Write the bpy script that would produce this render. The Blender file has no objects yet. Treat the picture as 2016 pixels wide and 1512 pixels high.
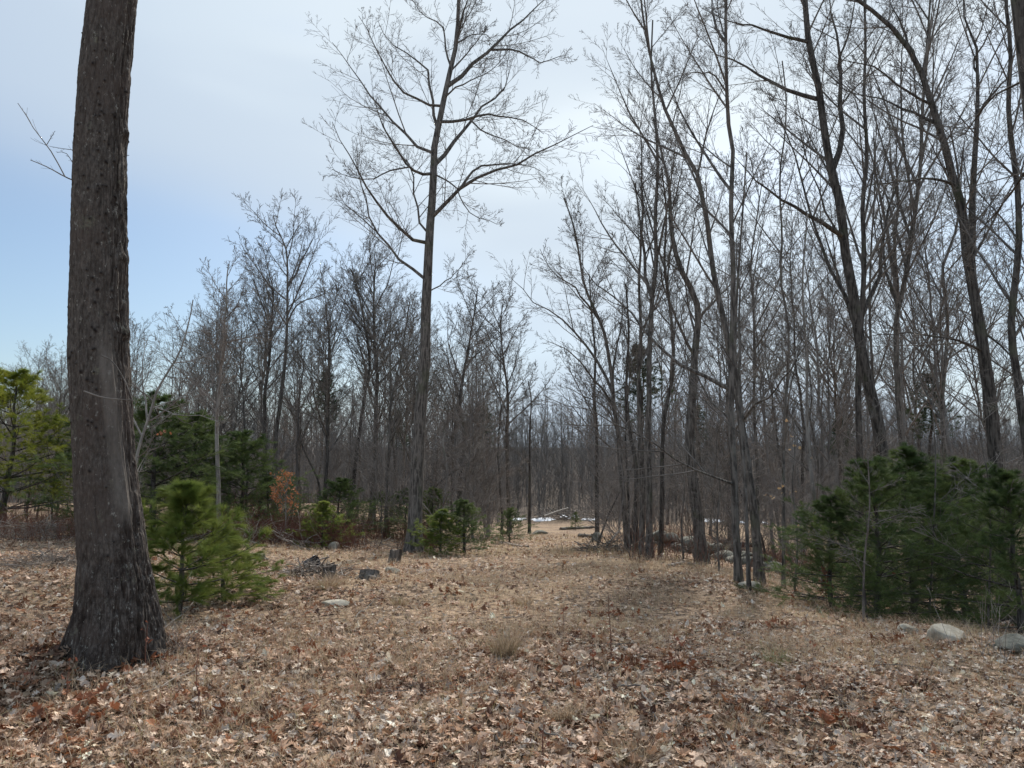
import bpy, math
import numpy as np
from mathutils import Vector

PI = math.pi
scene = bpy.context.scene
COL = scene.collection

# ------------------------------------------------------------------ camera, sky, sun, exposure
EYE = 1.55
FPX = 1456.0                                   # focal length in photograph pixels (2016 wide)
PITCH = math.atan((920 - 756) / FPX)
cam_data = bpy.data.cameras.new("camera")
cam_data.sensor_width = 36
cam_data.lens = FPX / 2016 * 36
cam_data.clip_start = 0.05
cam_data.clip_end = 3000
cam = bpy.data.objects.new("camera", cam_data)
cam.location = (0, 0, EYE)
cam.rotation_euler = (PI / 2 + PITCH, 0, 0)
COL.objects.link(cam)
scene.camera = cam

SUN_EL, SUN_AZ = math.radians(44), math.radians(14)      # azimuth clockwise from +Y
SUN_DIR = Vector((math.sin(SUN_AZ) * math.cos(SUN_EL), math.cos(SUN_AZ) * math.cos(SUN_EL), math.sin(SUN_EL)))
world = bpy.data.worlds.new("World")
scene.world = world
world.use_nodes = True
wt = world.node_tree
wn, wl = wt.nodes, wt.links
wn.clear()


def N(tree, kind, **kw):
    n = tree.nodes.new(kind)
    for k, v in kw.items():
        setattr(n, k, v)
    return n


def setin(tree, sock, v):
    if isinstance(v, bpy.types.NodeSocket):
        tree.links.new(v, sock)
    else:
        sock.default_value = v


def mth(tree, op, a, b=0.0, clamp=False):
    n = N(tree, "ShaderNodeMath", operation=op, use_clamp=clamp)
    setin(tree, n.inputs[0], a)
    setin(tree, n.inputs[1], b)
    return n.outputs[0]


def mixc(tree, f, a, b):
    n = N(tree, "ShaderNodeMix", data_type="RGBA")
    setin(tree, n.inputs[0], f)
    setin(tree, n.inputs[6], a if isinstance(a, bpy.types.NodeSocket) else (*a, 1))
    setin(tree, n.inputs[7], b if isinstance(b, bpy.types.NodeSocket) else (*b, 1))
    return n.outputs[2]


def ramp(tree, f, lo, hi):
    n = N(tree, "ShaderNodeMapRange", interpolation_type="SMOOTHSTEP")
    setin(tree, n.inputs[0], f)
    n.inputs[1].default_value = lo
    n.inputs[2].default_value = hi
    return n.outputs[0]


sky = N(wt, "ShaderNodeTexSky", sky_type="NISHITA", sun_disc=False)
sky.sun_elevation = SUN_EL
sky.sun_rotation = SUN_AZ
sky.air_density = 1.0
sky.dust_density = 1.4
sky.ozone_density = 1.5
tc = N(wt, "ShaderNodeTexCoord")
nrm = N(wt, "ShaderNodeVectorMath", operation="NORMALIZE")
wl.new(tc.outputs["Generated"], nrm.inputs[0])
sep = N(wt, "ShaderNodeSeparateXYZ")
wl.new(nrm.outputs[0], sep.inputs[0])
mp = N(wt, "ShaderNodeMapping")
mp.inputs["Scale"].default_value = (1.0, 1.0, 4.2)
mp.inputs["Location"].default_value = (0.3, 0.1, 0.25)
wl.new(nrm.outputs[0], mp.inputs[0])
cn = N(wt, "ShaderNodeTexNoise")
cn.inputs["Scale"].default_value = 1.6
cn.inputs["Detail"].default_value = 3.5
cn.inputs["Roughness"].default_value = 0.42
wl.new(mp.outputs[0], cn.inputs["Vector"])
dt = N(wt, "ShaderNodeVectorMath", operation="DOT_PRODUCT")
wl.new(nrm.outputs[0], dt.inputs[0])
dt.inputs[1].default_value = SUN_DIR
# a window of open blue low to the left of the view
BL = Vector((-0.56, 0.81, 0.155)).normalized()
dbl = N(wt, "ShaderNodeVectorMath", operation="DISTANCE")
msk = N(wt, "ShaderNodeMapping")
msk.inputs["Scale"].default_value = (1.0, 1.0, 2.6)
wl.new(nrm.outputs[0], msk.inputs[0])
wl.new(msk.outputs[0], dbl.inputs[0])
dbl.inputs[1].default_value = (BL.x, BL.y, BL.z * 2.6)
hole = ramp(wt, mth(wt, "ADD", dbl.outputs[1] if len(dbl.outputs) > 1 else dbl.outputs[0], mth(wt, "MULTIPLY", cn.outputs[0], 0.5)), 0.50, 1.0)
cover = mth(wt, "MULTIPLY", hole, ramp(wt, cn.outputs[0], 0.18, 0.5))
cover = mth(wt, "ADD", mth(wt, "MULTIPLY", cover, 0.86), 0.10)
glow = ramp(wt, dt.outputs["Value"], 0.55, 1.03)
cloud = mixc(wt, glow, (0.355, 0.455, 0.585), (0.66, 0.73, 0.77))
cloud2 = mixc(wt, mth(wt, "MULTIPLY", ramp(wt, cn.outputs[0], 0.38, 0.62), 0.45), cloud, (0.41, 0.49, 0.60))
skyc = N(wt, "ShaderNodeVectorMath", operation="SCALE")
wl.new(sky.outputs[0], skyc.inputs[0])
skyc.inputs[3].default_value = 0.096
tint = N(wt, "ShaderNodeVectorMath", operation="MULTIPLY")
wl.new(skyc.outputs[0], tint.inputs[0])
tint.inputs[1].default_value = (0.90, 0.98, 1.0)
fin = mixc(wt, cover, tint.outputs[0], cloud2)
bg = N(wt, "ShaderNodeBackground")
wl.new(fin, bg.inputs[0])
bg.inputs[1].default_value = 1.0
wo = N(wt, "ShaderNodeOutputWorld")
wl.new(bg.outputs[0], wo.inputs[0])

sun = bpy.data.lights.new("sun", "SUN")
sun.energy = 4.3
sun.angle = math.radians(5)
sun.color = (1.0, 0.95, 0.88)
so = bpy.data.objects.new("sun", sun)
so.rotation_euler = SUN_DIR.to_track_quat("Z", "Y").to_euler()
so.location = (0, 0, 50)
COL.objects.link(so)
scene.view_settings.view_transform = "Standard"
scene.view_settings.look = "None"
scene.view_settings.exposure = 0.4
scene.view_settings.gamma = 1.0
scene.cycles.max_bounces = 5
scene.cycles.diffuse_bounces = 3
scene.cycles.transparent_max_bounces = 4

# ------------------------------------------------------------------ numeric helpers
TAB = np.random.default_rng(5).random((256, 256))


def vnoise(x, y, seed=0):
    x = np.asarray(x, float) + seed * 17.31
    y = np.asarray(y, float) + seed * 9.77
    xi, yi = np.floor(x).astype(int), np.floor(y).astype(int)
    fx, fy = x - xi, y - yi
    fx, fy = fx * fx * (3 - 2 * fx), fy * fy * (3 - 2 * fy)
    a, b = TAB[xi & 255, yi & 255], TAB[(xi + 1) & 255, yi & 255]
    c, d = TAB[xi & 255, (yi + 1) & 255], TAB[(xi + 1) & 255, (yi + 1) & 255]
    return (a * (1 - fx) + b * fx) * (1 - fy) + (c * (1 - fx) + d * fx) * fy


def fbm(x, y, seed=0, o=3):
    s, a, t = 0, 1.0, 0
    for i in range(o):
        s = s + a * vnoise(np.asarray(x) * 2 ** i, np.asarray(y) * 2 ** i, seed + i)
        t += a
        a *= 0.5
    return s / t


def sst(a, b, x):
    t = np.clip((np.asarray(x, float) - a) / (b - a), 0, 1)
    return t * t * (3 - 2 * t)


YS = [-60, 6, 19, 60, 85, 220, 500]
ZS = [0.0, 0.0, -0.585, -2.95, -2.9, 8.5, 11.0]
MOUNDS = [(-3.3, 6.1, 0.75, 0.13), (-2.35, 12.4, 0.8, 0.16), (-1.2, 11.0, 0.9, 0.12), (-3.3, 10.6, 1.0, 0.10),
          (-6.5, 10.5, 1.6, 0.22), (2.6, 12.5, 1.4, 0.10), (4.5, 6.6, 0.9, 0.10)]


def gz(x, y):
    x, y = np.asarray(x, float), np.asarray(y, float)
    s = np.interp(y, YS, ZS)
    left = sst(-2, -10, x) * sst(4, 14, y) * (1 - sst(50, 80, y))
    s = s * (1 - 0.62 * left)
    edge = np.interp(y, [4, 8, 11, 18, 30], [4.3, 4.0, 3.3, 3.6, 5.5])
    dip = np.minimum(0.9, 0.17 * np.maximum(0, x - edge)) * (1 - sst(28, 50, y))
    s = s - dip
    near = np.exp(-np.maximum(y - 5, 0) / 40)
    s = s + near * (0.16 * (fbm(x * 0.45, y * 0.45, 1, 3) - 0.5) + 0.05 * (vnoise(x * 2.6, y * 2.6, 4) - 0.5))
    s = s + sst(25, 60, y) * 0.5 * (fbm(x * 0.08, y * 0.08, 9, 3) - 0.5)
    s = s + sst(90, 200, y) * 5 * (fbm(x * 0.008, y * 0.008, 12, 2) - 0.5)
    for mx, my, r, h in MOUNDS:
        s = s + h * np.exp(-((x - mx) ** 2 + (y - my) ** 2) / r ** 2)
    return s


CP, SP = math.cos(PITCH), math.sin(PITCH)


def at(u, v, d):
    """world point seen at photograph pixel (u, v) at forward distance d"""
    a, b = (u - 1008) / FPX, (756 - v) / FPX
    t = d / (CP - b * SP)
    return np.array([a * t, d, EYE + t * (SP + b * CP)])


def gp(u, v, dmax=160):
    ds = np.concatenate([np.arange(2, 30, 0.05), np.arange(30, dmax, 0.5)])
    a, b = (u - 1008) / FPX, (756 - v) / FPX
    t = ds / (CP - b * SP)
    x, z = a * t, EYE + t * (SP + b * CP)
    hit = np.nonzero(z <= gz(x, ds))[0]
    i = hit[0] if len(hit) else len(ds) - 1
    return np.array([x[i], ds[i], float(gz(x[i], ds[i]))])


# ------------------------------------------------------------------ object helpers
def mesh_np(name, V, F, mat, parent=None, smooth=True, attrs=None, fmat=None):
    V = np.ascontiguousarray(V, dtype=np.float32)
    F = np.ascontiguousarray(F, dtype=np.int32)
    me = bpy.data.meshes.new(name)
    nf, s = F.shape
    me.vertices.add(len(V))
    me.vertices.foreach_set("co", V.ravel())
    me.loops.add(nf * s)
    me.loops.foreach_set("vertex_index", F.ravel())
    me.polygons.add(nf)
    me.polygons.foreach_set("loop_start", np.arange(0, nf * s, s, dtype=np.int32))
    me.polygons.foreach_set("use_smooth", np.full(nf, smooth, dtype=bool))
    for m in (mat if isinstance(mat, list) else [mat]):
        me.materials.append(m)
    if fmat is not None:
        me.polygons.foreach_set("material_index", np.asarray(fmat, dtype=np.int32))
    if attrs:
        for an, av in attrs.items():
            av = np.asarray(av, dtype=np.float32)
            if av.ndim == 2:
                c = np.ones((len(V), 4), np.float32)
                c[:, :3] = av
                at_ = me.attributes.new(an, "FLOAT_COLOR", "POINT")
                at_.data.foreach_set("color", c.ravel())
            else:
                at_ = me.attributes.new(an, "FLOAT", "POINT")
                at_.data.foreach_set("value", av)
    me.update(calc_edges=True)
    o = bpy.data.objects.new(name, me)
    COL.objects.link(o)
    if parent is not None:
        o.parent = parent
    return o


def tag(o, label=None, cat=None, group=None, kind=None):
    if label: o["label"] = label
    if cat: o["category"] = cat
    if group: o["group"] = group
    if kind: o["kind"] = kind
    return o


def empty(name, loc, label, cat, group=None, rz=0.0, sc=1.0):
    o = bpy.data.objects.new(name, None)
    o.empty_display_size = 0.2
    o.location = tuple(float(c) for c in loc)
    o.rotation_euler = (0, 0, rz)
    o.scale = (sc, sc, sc) if not isinstance(sc, tuple) else sc
    COL.objects.link(o)
    return tag(o, label, cat, group)


def copy_thing(root, loc, rz, sc, label, group):
    r = root.copy()
    COL.objects.link(r)
    r.location = tuple(float(c) for c in loc)
    r.rotation_euler = (0, 0, rz)
    r.scale = sc if isinstance(sc, tuple) else (sc, sc, sc)
    r["label"] = label
    if group: r["group"] = group
    for ch in list(root.children):
        c = ch.copy()
        COL.objects.link(c)
        c.parent = r
    return r


def tubes(P, R, s):
    """P (n,k,3) centre lines, R (n,k) radii -> verts and quads"""
    n, k = P.shape[:2]
    T = np.gradient(P, axis=1)
    T /= np.linalg.norm(T, axis=2, keepdims=True) + 1e-9
    md = P[:, -1] - P[:, 0]
    ref = np.where((np.abs(md[:, 2]) > 0.8 * np.linalg.norm(md, axis=1))[:, None], [1.0, 0.02, 0], [0, 0.02, 1.0])[:, None, :]
    A = np.cross(T, ref)
    A /= np.linalg.norm(A, axis=2, keepdims=True) + 1e-9
    B = np.cross(T, A)
    ang = np.arange(s) * 2 * PI / s
    V = P[:, :, None, :] + R[:, :, None, None] * (np.cos(ang)[None, None, :, None] * A[:, :, None, :] + np.sin(ang)[None, None, :, None] * B[:, :, None, :])
    V = V.reshape(-1, 3)
    base = (np.arange(n)[:, None, None] * k + np.arange(k - 1)[None, :, None]) * s
    j = np.arange(s)[None, None, :]
    j2 = (j + 1) % s
    F = np.stack([base + j, base + s + j, base + s + j2, base + j2], -1).reshape(-1, 4)
    return V, F


def join(parts):
    Vs, Fs, o = [], [], 0
    for V, F in parts:
        Vs.append(V)
        Fs.append(F + o)
        o += len(V)
    return np.concatenate(Vs), np.concatenate(Fs)


def resample(P, k, smooth=True):
    P = np.asarray(P, float)
    if smooth and len(P) > 2:                     # Catmull-Rom through the points
        Q = np.vstack([2 * P[0] - P[1], P, 2 * P[-1] - P[-2]])
        out = []
        for i in range(1, len(Q) - 2):
            t = np.linspace(0, 1, 6, endpoint=False)[:, None]
            p0, p1, p2, p3 = Q[i - 1], Q[i], Q[i + 1], Q[i + 2]
            out.append(0.5 * (2 * p1 + (p2 - p0) * t + (2 * p0 - 5 * p1 + 4 * p2 - p3) * t ** 2 + (3 * p1 - p0 - 3 * p2 + p3) * t ** 3))
        out.append(P[-1:])
        P = np.vstack(out)
    L = np.concatenate([[0], np.cumsum(np.linalg.norm(np.diff(P[:, :3], axis=0), axis=1))])
    q = np.linspace(0, L[-1], k)
    return np.stack([np.interp(q, L, P[:, c]) for c in range(P.shape[1])], 1)


def kids(rng, P, R, cnt, t0, t1, ang, lf, k, up=0.1, wig=0.12, rmin=0.003, rl=0.012, taper=0.6, flat=0.0):
    n, kp = P.shape[:2]
    plen = np.linalg.norm(np.diff(P, axis=1), axis=2).sum(1)
    pi = np.repeat(np.arange(n), cnt)
    t = t0 + (t1 - t0) * (np.tile(np.arange(cnt), n) + rng.random(n * cnt)) / cnt
    f = np.clip(t * (kp - 1), 0, kp - 1.001)
    i = f.astype(int)
    fr = (f - i)[:, None]
    pos = P[pi, i] * (1 - fr) + P[pi, i + 1] * fr
    T = P[pi, i + 1] - P[pi, i]
    T /= np.linalg.norm(T, axis=1, keepdims=True) + 1e-9
    pr = R[pi, i] * (1 - fr[:, 0]) + R[pi, i + 1] * fr[:, 0]
    m = n * cnt
    rv = rng.normal(size=(m, 3))
    rv[:, 2] *= (1 - flat)
    Nn = rv - (rv * T).sum(1, keepdims=True) * T
    Nn /= np.linalg.norm(Nn, axis=1, keepdims=True) + 1e-9
    a = np.radians(ang) * rng.uniform(0.7, 1.3, m)[:, None]
    d = np.cos(a) * T + np.sin(a) * Nn
    L = plen[pi] * lf * (1 - taper * (t - t0) / max(t1 - t0, 1e-6)) * rng.uniform(0.55, 1.25, m)
    C = np.zeros((m, k, 3))
    C[:, 0] = pos
    step = (L / (k - 1))[:, None]
    for j in range(1, k):
        d = d + np.array([0, 0, up]) * 5.0 / k + rng.normal(size=(m, 3)) * wig * 0.55
        d /= np.linalg.norm(d, axis=1, keepdims=True)
        C[:, j] = C[:, j - 1] + d * step
    r0 = np.maximum(np.minimum(L * rl, pr * 0.8), rmin)
    tt = np.linspace(0, 1, k)[None, :]
    CR = np.maximum(r0[:, None] * (1 - tt) ** 0.75, rmin * 0.7)
    return C, CR


# ------------------------------------------------------------------ materials
def mat_base(name):
    m = bpy.data.materials.new(name)
    m.use_nodes = True
    t = m.node_tree
    b = t.nodes["Principled BSDF"]
    b.inputs["Roughness"].default_value = 0.95
    b.inputs["Specular IOR Level"].default_value = 0.15
    return m, t, b


def noise(t, vec, scale, detail=4, rough=0.6, sx=(1, 1, 1)):
    mpn = N(t, "ShaderNodeMapping")
    mpn.inputs["Scale"].default_value = sx
    t.links.new(vec, mpn.inputs[0])
    n = N(t, "ShaderNodeTexNoise")
    n.inputs["Scale"].default_value = scale
    n.inputs["Detail"].default_value = detail
    n.inputs["Roughness"].default_value = rough
    t.links.new(mpn.outputs[0], n.inputs["Vector"])
    return n.outputs[0]


def bark_mat(name, dark, light, moss=(0.09, 0.10, 0.06), fur=22, bump=0.5, lich=0.3):
    m, t, b = mat_base(name)
    geo = N(t, "ShaderNodeNewGeometry")
    P = geo.outputs["Position"]
    a = noise(t, P, fur, 5, 0.65, (1, 1, 0.16))
    c = noise(t, P, 2.2, 3, 0.6)
    base = mixc(t, ramp(t, a, 0.36, 0.62), dark, light)
    l = mth(t, "MULTIPLY", ramp(t, noise(t, P, 9, 4, 0.7), 0.56, 0.66), lich)
    base = mixc(t, l, base, tuple(min(1, x * 1.7 + 0.03) for x in light))
    base = mixc(t, mth(t, "MULTIPLY", ramp(t, c, 0.55, 0.7), 0.5), base, moss)
    t.links.new(base, b.inputs["Base Color"])
    if bump:
        bp = N(t, "ShaderNodeBump")
        bp.inputs["Strength"].default_value = bump
        bp.inputs["Distance"].default_value = 0.02
        t.links.new(a, bp.inputs["Height"])
        t.links.new(bp.outputs[0], b.inputs["Normal"])
    return m


def plain_mat(name, c1, c2, scale=8, sx=(1, 1, 1), transl=0.0, rough=0.9, bump=0.0):
    m, t, b = mat_base(name)
    b.inputs["Roughness"].default_value = rough
    geo = N(t, "ShaderNodeNewGeometry")
    a = noise(t, geo.outputs["Position"], scale, 4, 0.65, sx)
    c = mixc(t, ramp(t, a, 0.35, 0.65), c1, c2)
    t.links.new(c, b.inputs["Base Color"])
    if bump:
        bp = N(t, "ShaderNodeBump")
        bp.inputs["Strength"].default_value = bump
        bp.inputs["Distance"].default_value = 0.02
        t.links.new(a, bp.inputs["Height"])
        t.links.new(bp.outputs[0], b.inputs["Normal"])
    if transl:
        tr = N(t, "ShaderNodeBsdfTranslucent")
        t.links.new(c, tr.inputs[0])
        mx = N(t, "ShaderNodeMixShader")
        mx.inputs[0].default_value = transl
        t.links.new(b.outputs[0], mx.inputs[1])
        t.links.new(tr.outputs[0], mx.inputs[2])
        t.links.new(mx.outputs[0], t.nodes["Material Output"].inputs[0])
    return m


def attr_mat(name, transl=0.2, rough=0.55):
    m, t, b = mat_base(name)
    b.inputs["Specular IOR Level"].default_value = 0.22
    b.inputs["Roughness"].default_value = rough
    a = N(t, "ShaderNodeAttribute", attribute_name="col")
    t.links.new(a.outputs["Color"], b.inputs["Base Color"])
    tr = N(t, "ShaderNodeBsdfTranslucent")
    t.links.new(a.outputs["Color"], tr.inputs[0])
    mx = N(t, "ShaderNodeMixShader")
    mx.inputs[0].default_value = transl
    t.links.new(b.outputs[0], mx.inputs[1])
    t.links.new(tr.outputs[0], mx.inputs[2])
    t.links.new(mx.outputs[0], t.nodes["Material Output"].inputs[0])
    return m


M_BARK = bark_mat("hardwood_bark", (0.055, 0.049, 0.043), (0.19, 0.17, 0.148))
M_BARKD = bark_mat("dark_hardwood_bark", (0.035, 0.031, 0.028), (0.125, 0.112, 0.098))
M_PALE = bark_mat("pale_beech_bark", (0.17, 0.155, 0.14), (0.30, 0.28, 0.25), fur=9, bump=0.1)
M_TWIG = plain_mat("dark_twig_bark", (0.095, 0.085, 0.076), (0.21, 0.19, 0.168), 3)
M_TWIGP = plain_mat("grey_twig_bark", (0.15, 0.13, 0.115), (0.27, 0.24, 0.215), 3)
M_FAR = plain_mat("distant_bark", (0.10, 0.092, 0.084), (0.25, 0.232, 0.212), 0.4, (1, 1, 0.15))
M_NEED = plain_mat("dark_pine_needles", (0.062, 0.100, 0.034), (0.15, 0.195, 0.06), 1.6, transl=0.3, rough=0.6)
M_NEEDB = plain_mat("bright_pine_needles", (0.13, 0.17, 0.025), (0.27, 0.28, 0.04), 1.8, transl=0.45, rough=0.6)
M_NEEDM = plain_mat("green_pine_needles", (0.12, 0.17, 0.035), (0.25, 0.29, 0.07), 2.5, transl=0.4, rough=0.6)
M_NEEDF = plain_mat("distant_pine_needles", (0.05, 0.07, 0.042), (0.09, 0.115, 0.06), 0.8, transl=0.2)
M_LEAF = attr_mat("dead_leaf")
M_GRASS = attr_mat("dry_grass_blade", 0.35)
M_STONE = plain_mat("granite", (0.27, 0.24, 0.185), (0.50, 0.45, 0.36), 5, bump=1.0)
M_STONED = plain_mat("mossy_stone", (0.10, 0.10, 0.08), (0.24, 0.23, 0.19), 7, bump=0.6)
M_SNOW = plain_mat("old_snow", (0.75, 0.78, 0.82), (0.85, 0.87, 0.90), 3)
M_STICK = plain_mat("weathered_stick", (0.13, 0.105, 0.085), (0.34, 0.30, 0.26), 5)
M_REDST = plain_mat("red_brown_stem", (0.12, 0.055, 0.040), (0.23, 0.115, 0.08), 5)
M_ENDG = plain_mat("sawn_wood", (0.10, 0.085, 0.068), (0.22, 0.19, 0.155), 30)
M_PLASTIC, _t, _b = mat_base("black_plastic")
_b.inputs["Base Color"].default_value = (0.012, 0.015, 0.022, 1)
_b.inputs["Roughness"].default_value = 0.28
_b.inputs["Specular IOR Level"].default_value = 0.5


def ground_mat():
    m, t, b = mat_base("leaf_covered_soil")
    geo = N(t, "ShaderNodeNewGeometry")
    P = geo.outputs["Position"]
    v = N(t, "ShaderNodeTexVoronoi")
    v.inputs["Scale"].default_value = 16
    t.links.new(P, v.inputs["Vector"])
    sepc = N(t, "ShaderNodeSeparateColor")
    t.links.new(v.outputs["Color"], sepc.inputs[0])
    fine = noise(t, P, 30, 4, 0.7)
    f = mth(t, "ADD", mth(t, "MULTIPLY", sepc.outputs[0], 0.55), mth(t, "MULTIPLY", fine, 0.5))
    base = mixc(t, ramp(t, f, 0.25, 0.8), (0.05, 0.03, 0.02), (0.38, 0.27, 0.18))
    big = noise(t, P, 0.35, 4, 0.6)
    base = mixc(t, mth(t, "MULTIPLY", ramp(t, big, 0.48, 0.62), 0.55), base, (0.34, 0.25, 0.155))
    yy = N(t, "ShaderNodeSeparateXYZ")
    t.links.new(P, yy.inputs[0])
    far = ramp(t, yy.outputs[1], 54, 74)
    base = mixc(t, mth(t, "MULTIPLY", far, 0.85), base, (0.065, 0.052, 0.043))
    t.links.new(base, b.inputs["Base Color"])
    bp = N(t, "ShaderNodeBump")
    bp.inputs["Strength"].default_value = 0.6
    bp.inputs["Distance"].default_value = 0.03
    t.links.new(f, bp.inputs["Height"])
    t.links.new(bp.outputs[0], b.inputs["Normal"])
    return m


# ------------------------------------------------------------------ ground
def build_ground():
    ys = np.concatenate([np.linspace(-40, 2, 20), np.linspace(2.2, 30, 240), np.geomspace(30.3, 500, 110)])
    xh = np.concatenate([np.linspace(0, 12, 100), np.geomspace(12.3, 480, 60)])
    xs = np.concatenate([-xh[::-1], xh[1:]])
    X, Y = np.meshgrid(xs, ys)
    V = np.stack([X, Y, gz(X, Y)], -1).reshape(-1, 3)
    nx, ny = len(xs), len(ys)
    i = (np.arange(ny - 1)[:, None] * nx + np.arange(nx - 1)[None, :]).ravel()
    F = np.stack([i, i + 1, i + nx + 1, i + nx], 1)
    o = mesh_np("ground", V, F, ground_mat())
    tag(o, "rolling forest clearing ground covered in brown leaf litter", kind="structure")


build_ground()

# ------------------------------------------------------------------ leaf litter and grass
EXCL = [(-3.3, 6.1, 0.42)]


def leaf_templates():
    half = [(0, -0.5), (0.03, -0.36), (0.17, -0.30), (0.07, -0.16), (0.30, -0.05), (0.09, 0.06), (0.33, 0.22), (0.11, 0.26), (0.17, 0.42), (0, 0.52)]
    oval = [(0, -0.5), (0.05, -0.4), (0.15, -0.28), (0.21, -0.15), (0.24, 0.0), (0.23, 0.12), (0.19, 0.24), (0.14, 0.34), (0.07, 0.44), (0, 0.52)]
    star = [(0, -0.5), (0.02, -0.3), (0.22, -0.28), (0.14, -0.16), (0.42, -0.02), (0.18, 0.06), (0.36, 0.34), (0.12, 0.22), (0.1, 0.3), (0, 0.5)]
    return [np.array(h) for h in (half, oval, star)]


def scatter_leaves(pts, size, colv, tilt, rng, curl=0.5):
    """pts (n,3), size (n), colv (n,3): curled lobed leaves, split per template"""
    TP = leaf_templates()
    n = len(pts)
    which = rng.choice(3, n, p=[0.5, 0.28, 0.22])
    allV, allF, allC, off = [], [], [], 0
    for w, H in enumerate(TP):
        ix = np.nonzero(which == w)[0]
        if not len(ix): continue
        k = len(H)
        R_, L_ = H.copy(), H.copy()
        L_[:, 0] *= -1
        mid = H.copy()
        mid[:, 0] = 0
        T = np.vstack([mid, R_[1:-1], L_[1:-1]])               # k mid + (k-2) right + (k-2) left
        nt = len(T)
        F = []
        r0, l0 = k - 1, k - 1 + (k - 2)
        for j in range(0, k - 1):
            ra = j if j == 0 else r0 + j
            rb = k - 1 if j + 1 == k - 1 else r0 + j + 1
            la = j if j == 0 else l0 + j
            lb = k - 1 if j + 1 == k - 1 else l0 + j + 1
            for tri in ([j, ra, rb], [j, rb, j + 1], [j, lb, la], [j, j + 1, lb]):
                if len(set(tri)) == 3: F.append(tri)
        F = np.array(F)
        m = len(ix)
        s = size[ix][:, None]
        x = T[None, :, 0] * s * rng.uniform(0.75, 1.15, (m, 1))
        y = T[None, :, 1] * s
        c1 = rng.normal(0, curl, (m, 1)) / s
        c2 = rng.uniform(-0.6, 1.6, (m, 1)) * curl / s
        tw = rng.normal(0, curl * 1.2, (m, 1)) / s
        z = c1 * y * y + c2 * x * x * 2.0 + tw * x * y + rng.normal(0, 0.03, (m, nt)) * s
        L = np.stack([x, y, z], -1)
        yaw = rng.uniform(0, 2 * PI, m)
        ax, ay = rng.normal(0, 1, m) * tilt, rng.normal(0, 1, m) * tilt
        cx, sx_, cy, sy_, cz, sz = np.cos(ax), np.sin(ax), np.cos(ay), np.sin(ay), np.cos(yaw), np.sin(yaw)
        X, Y, Z = L[..., 0], L[..., 1], L[..., 2]
        Y, Z = Y * cx[:, None] - Z * sx_[:, None], Y * sx_[:, None] + Z * cx[:, None]
        X, Z = X * cy[:, None] + Z * sy_[:, None], -X * sy_[:, None] + Z * cy[:, None]
        X, Y = X * cz[:, None] - Y * sz[:, None], X * sz[:, None] + Y * cz[:, None]
        V = np.stack([X, Y, Z], -1) + pts[ix][:, None, :]
        allV.append(V.reshape(-1, 3))
        allF.append((F[None] + (np.arange(m) * nt)[:, None, None]).reshape(-1, 3) + off)
        allC.append(np.repeat(colv[ix], nt, 0))
        off += m * nt
    return np.concatenate(allV), np.concatenate(allF), np.concatenate(allC)


PAL = np.array([(0.53, 0.38, 0.275), (0.43, 0.30, 0.21), (0.60, 0.48, 0.37), (0.30, 0.18, 0.11), (0.19, 0.095, 0.055),
                (0.24, 0.10, 0.045), (0.09, 0.045, 0.03), (0.55, 0.475, 0.40), (0.40, 0.335, 0.28)])


def frustum_pts(rng, n, y0, y1, margin=1.5):
    y = np.sqrt(rng.uniform(y0 * y0, y1 * y1, n))
    x = rng.uniform(-1, 1, n) * (0.70 * y + margin)
    return x, y


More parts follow.
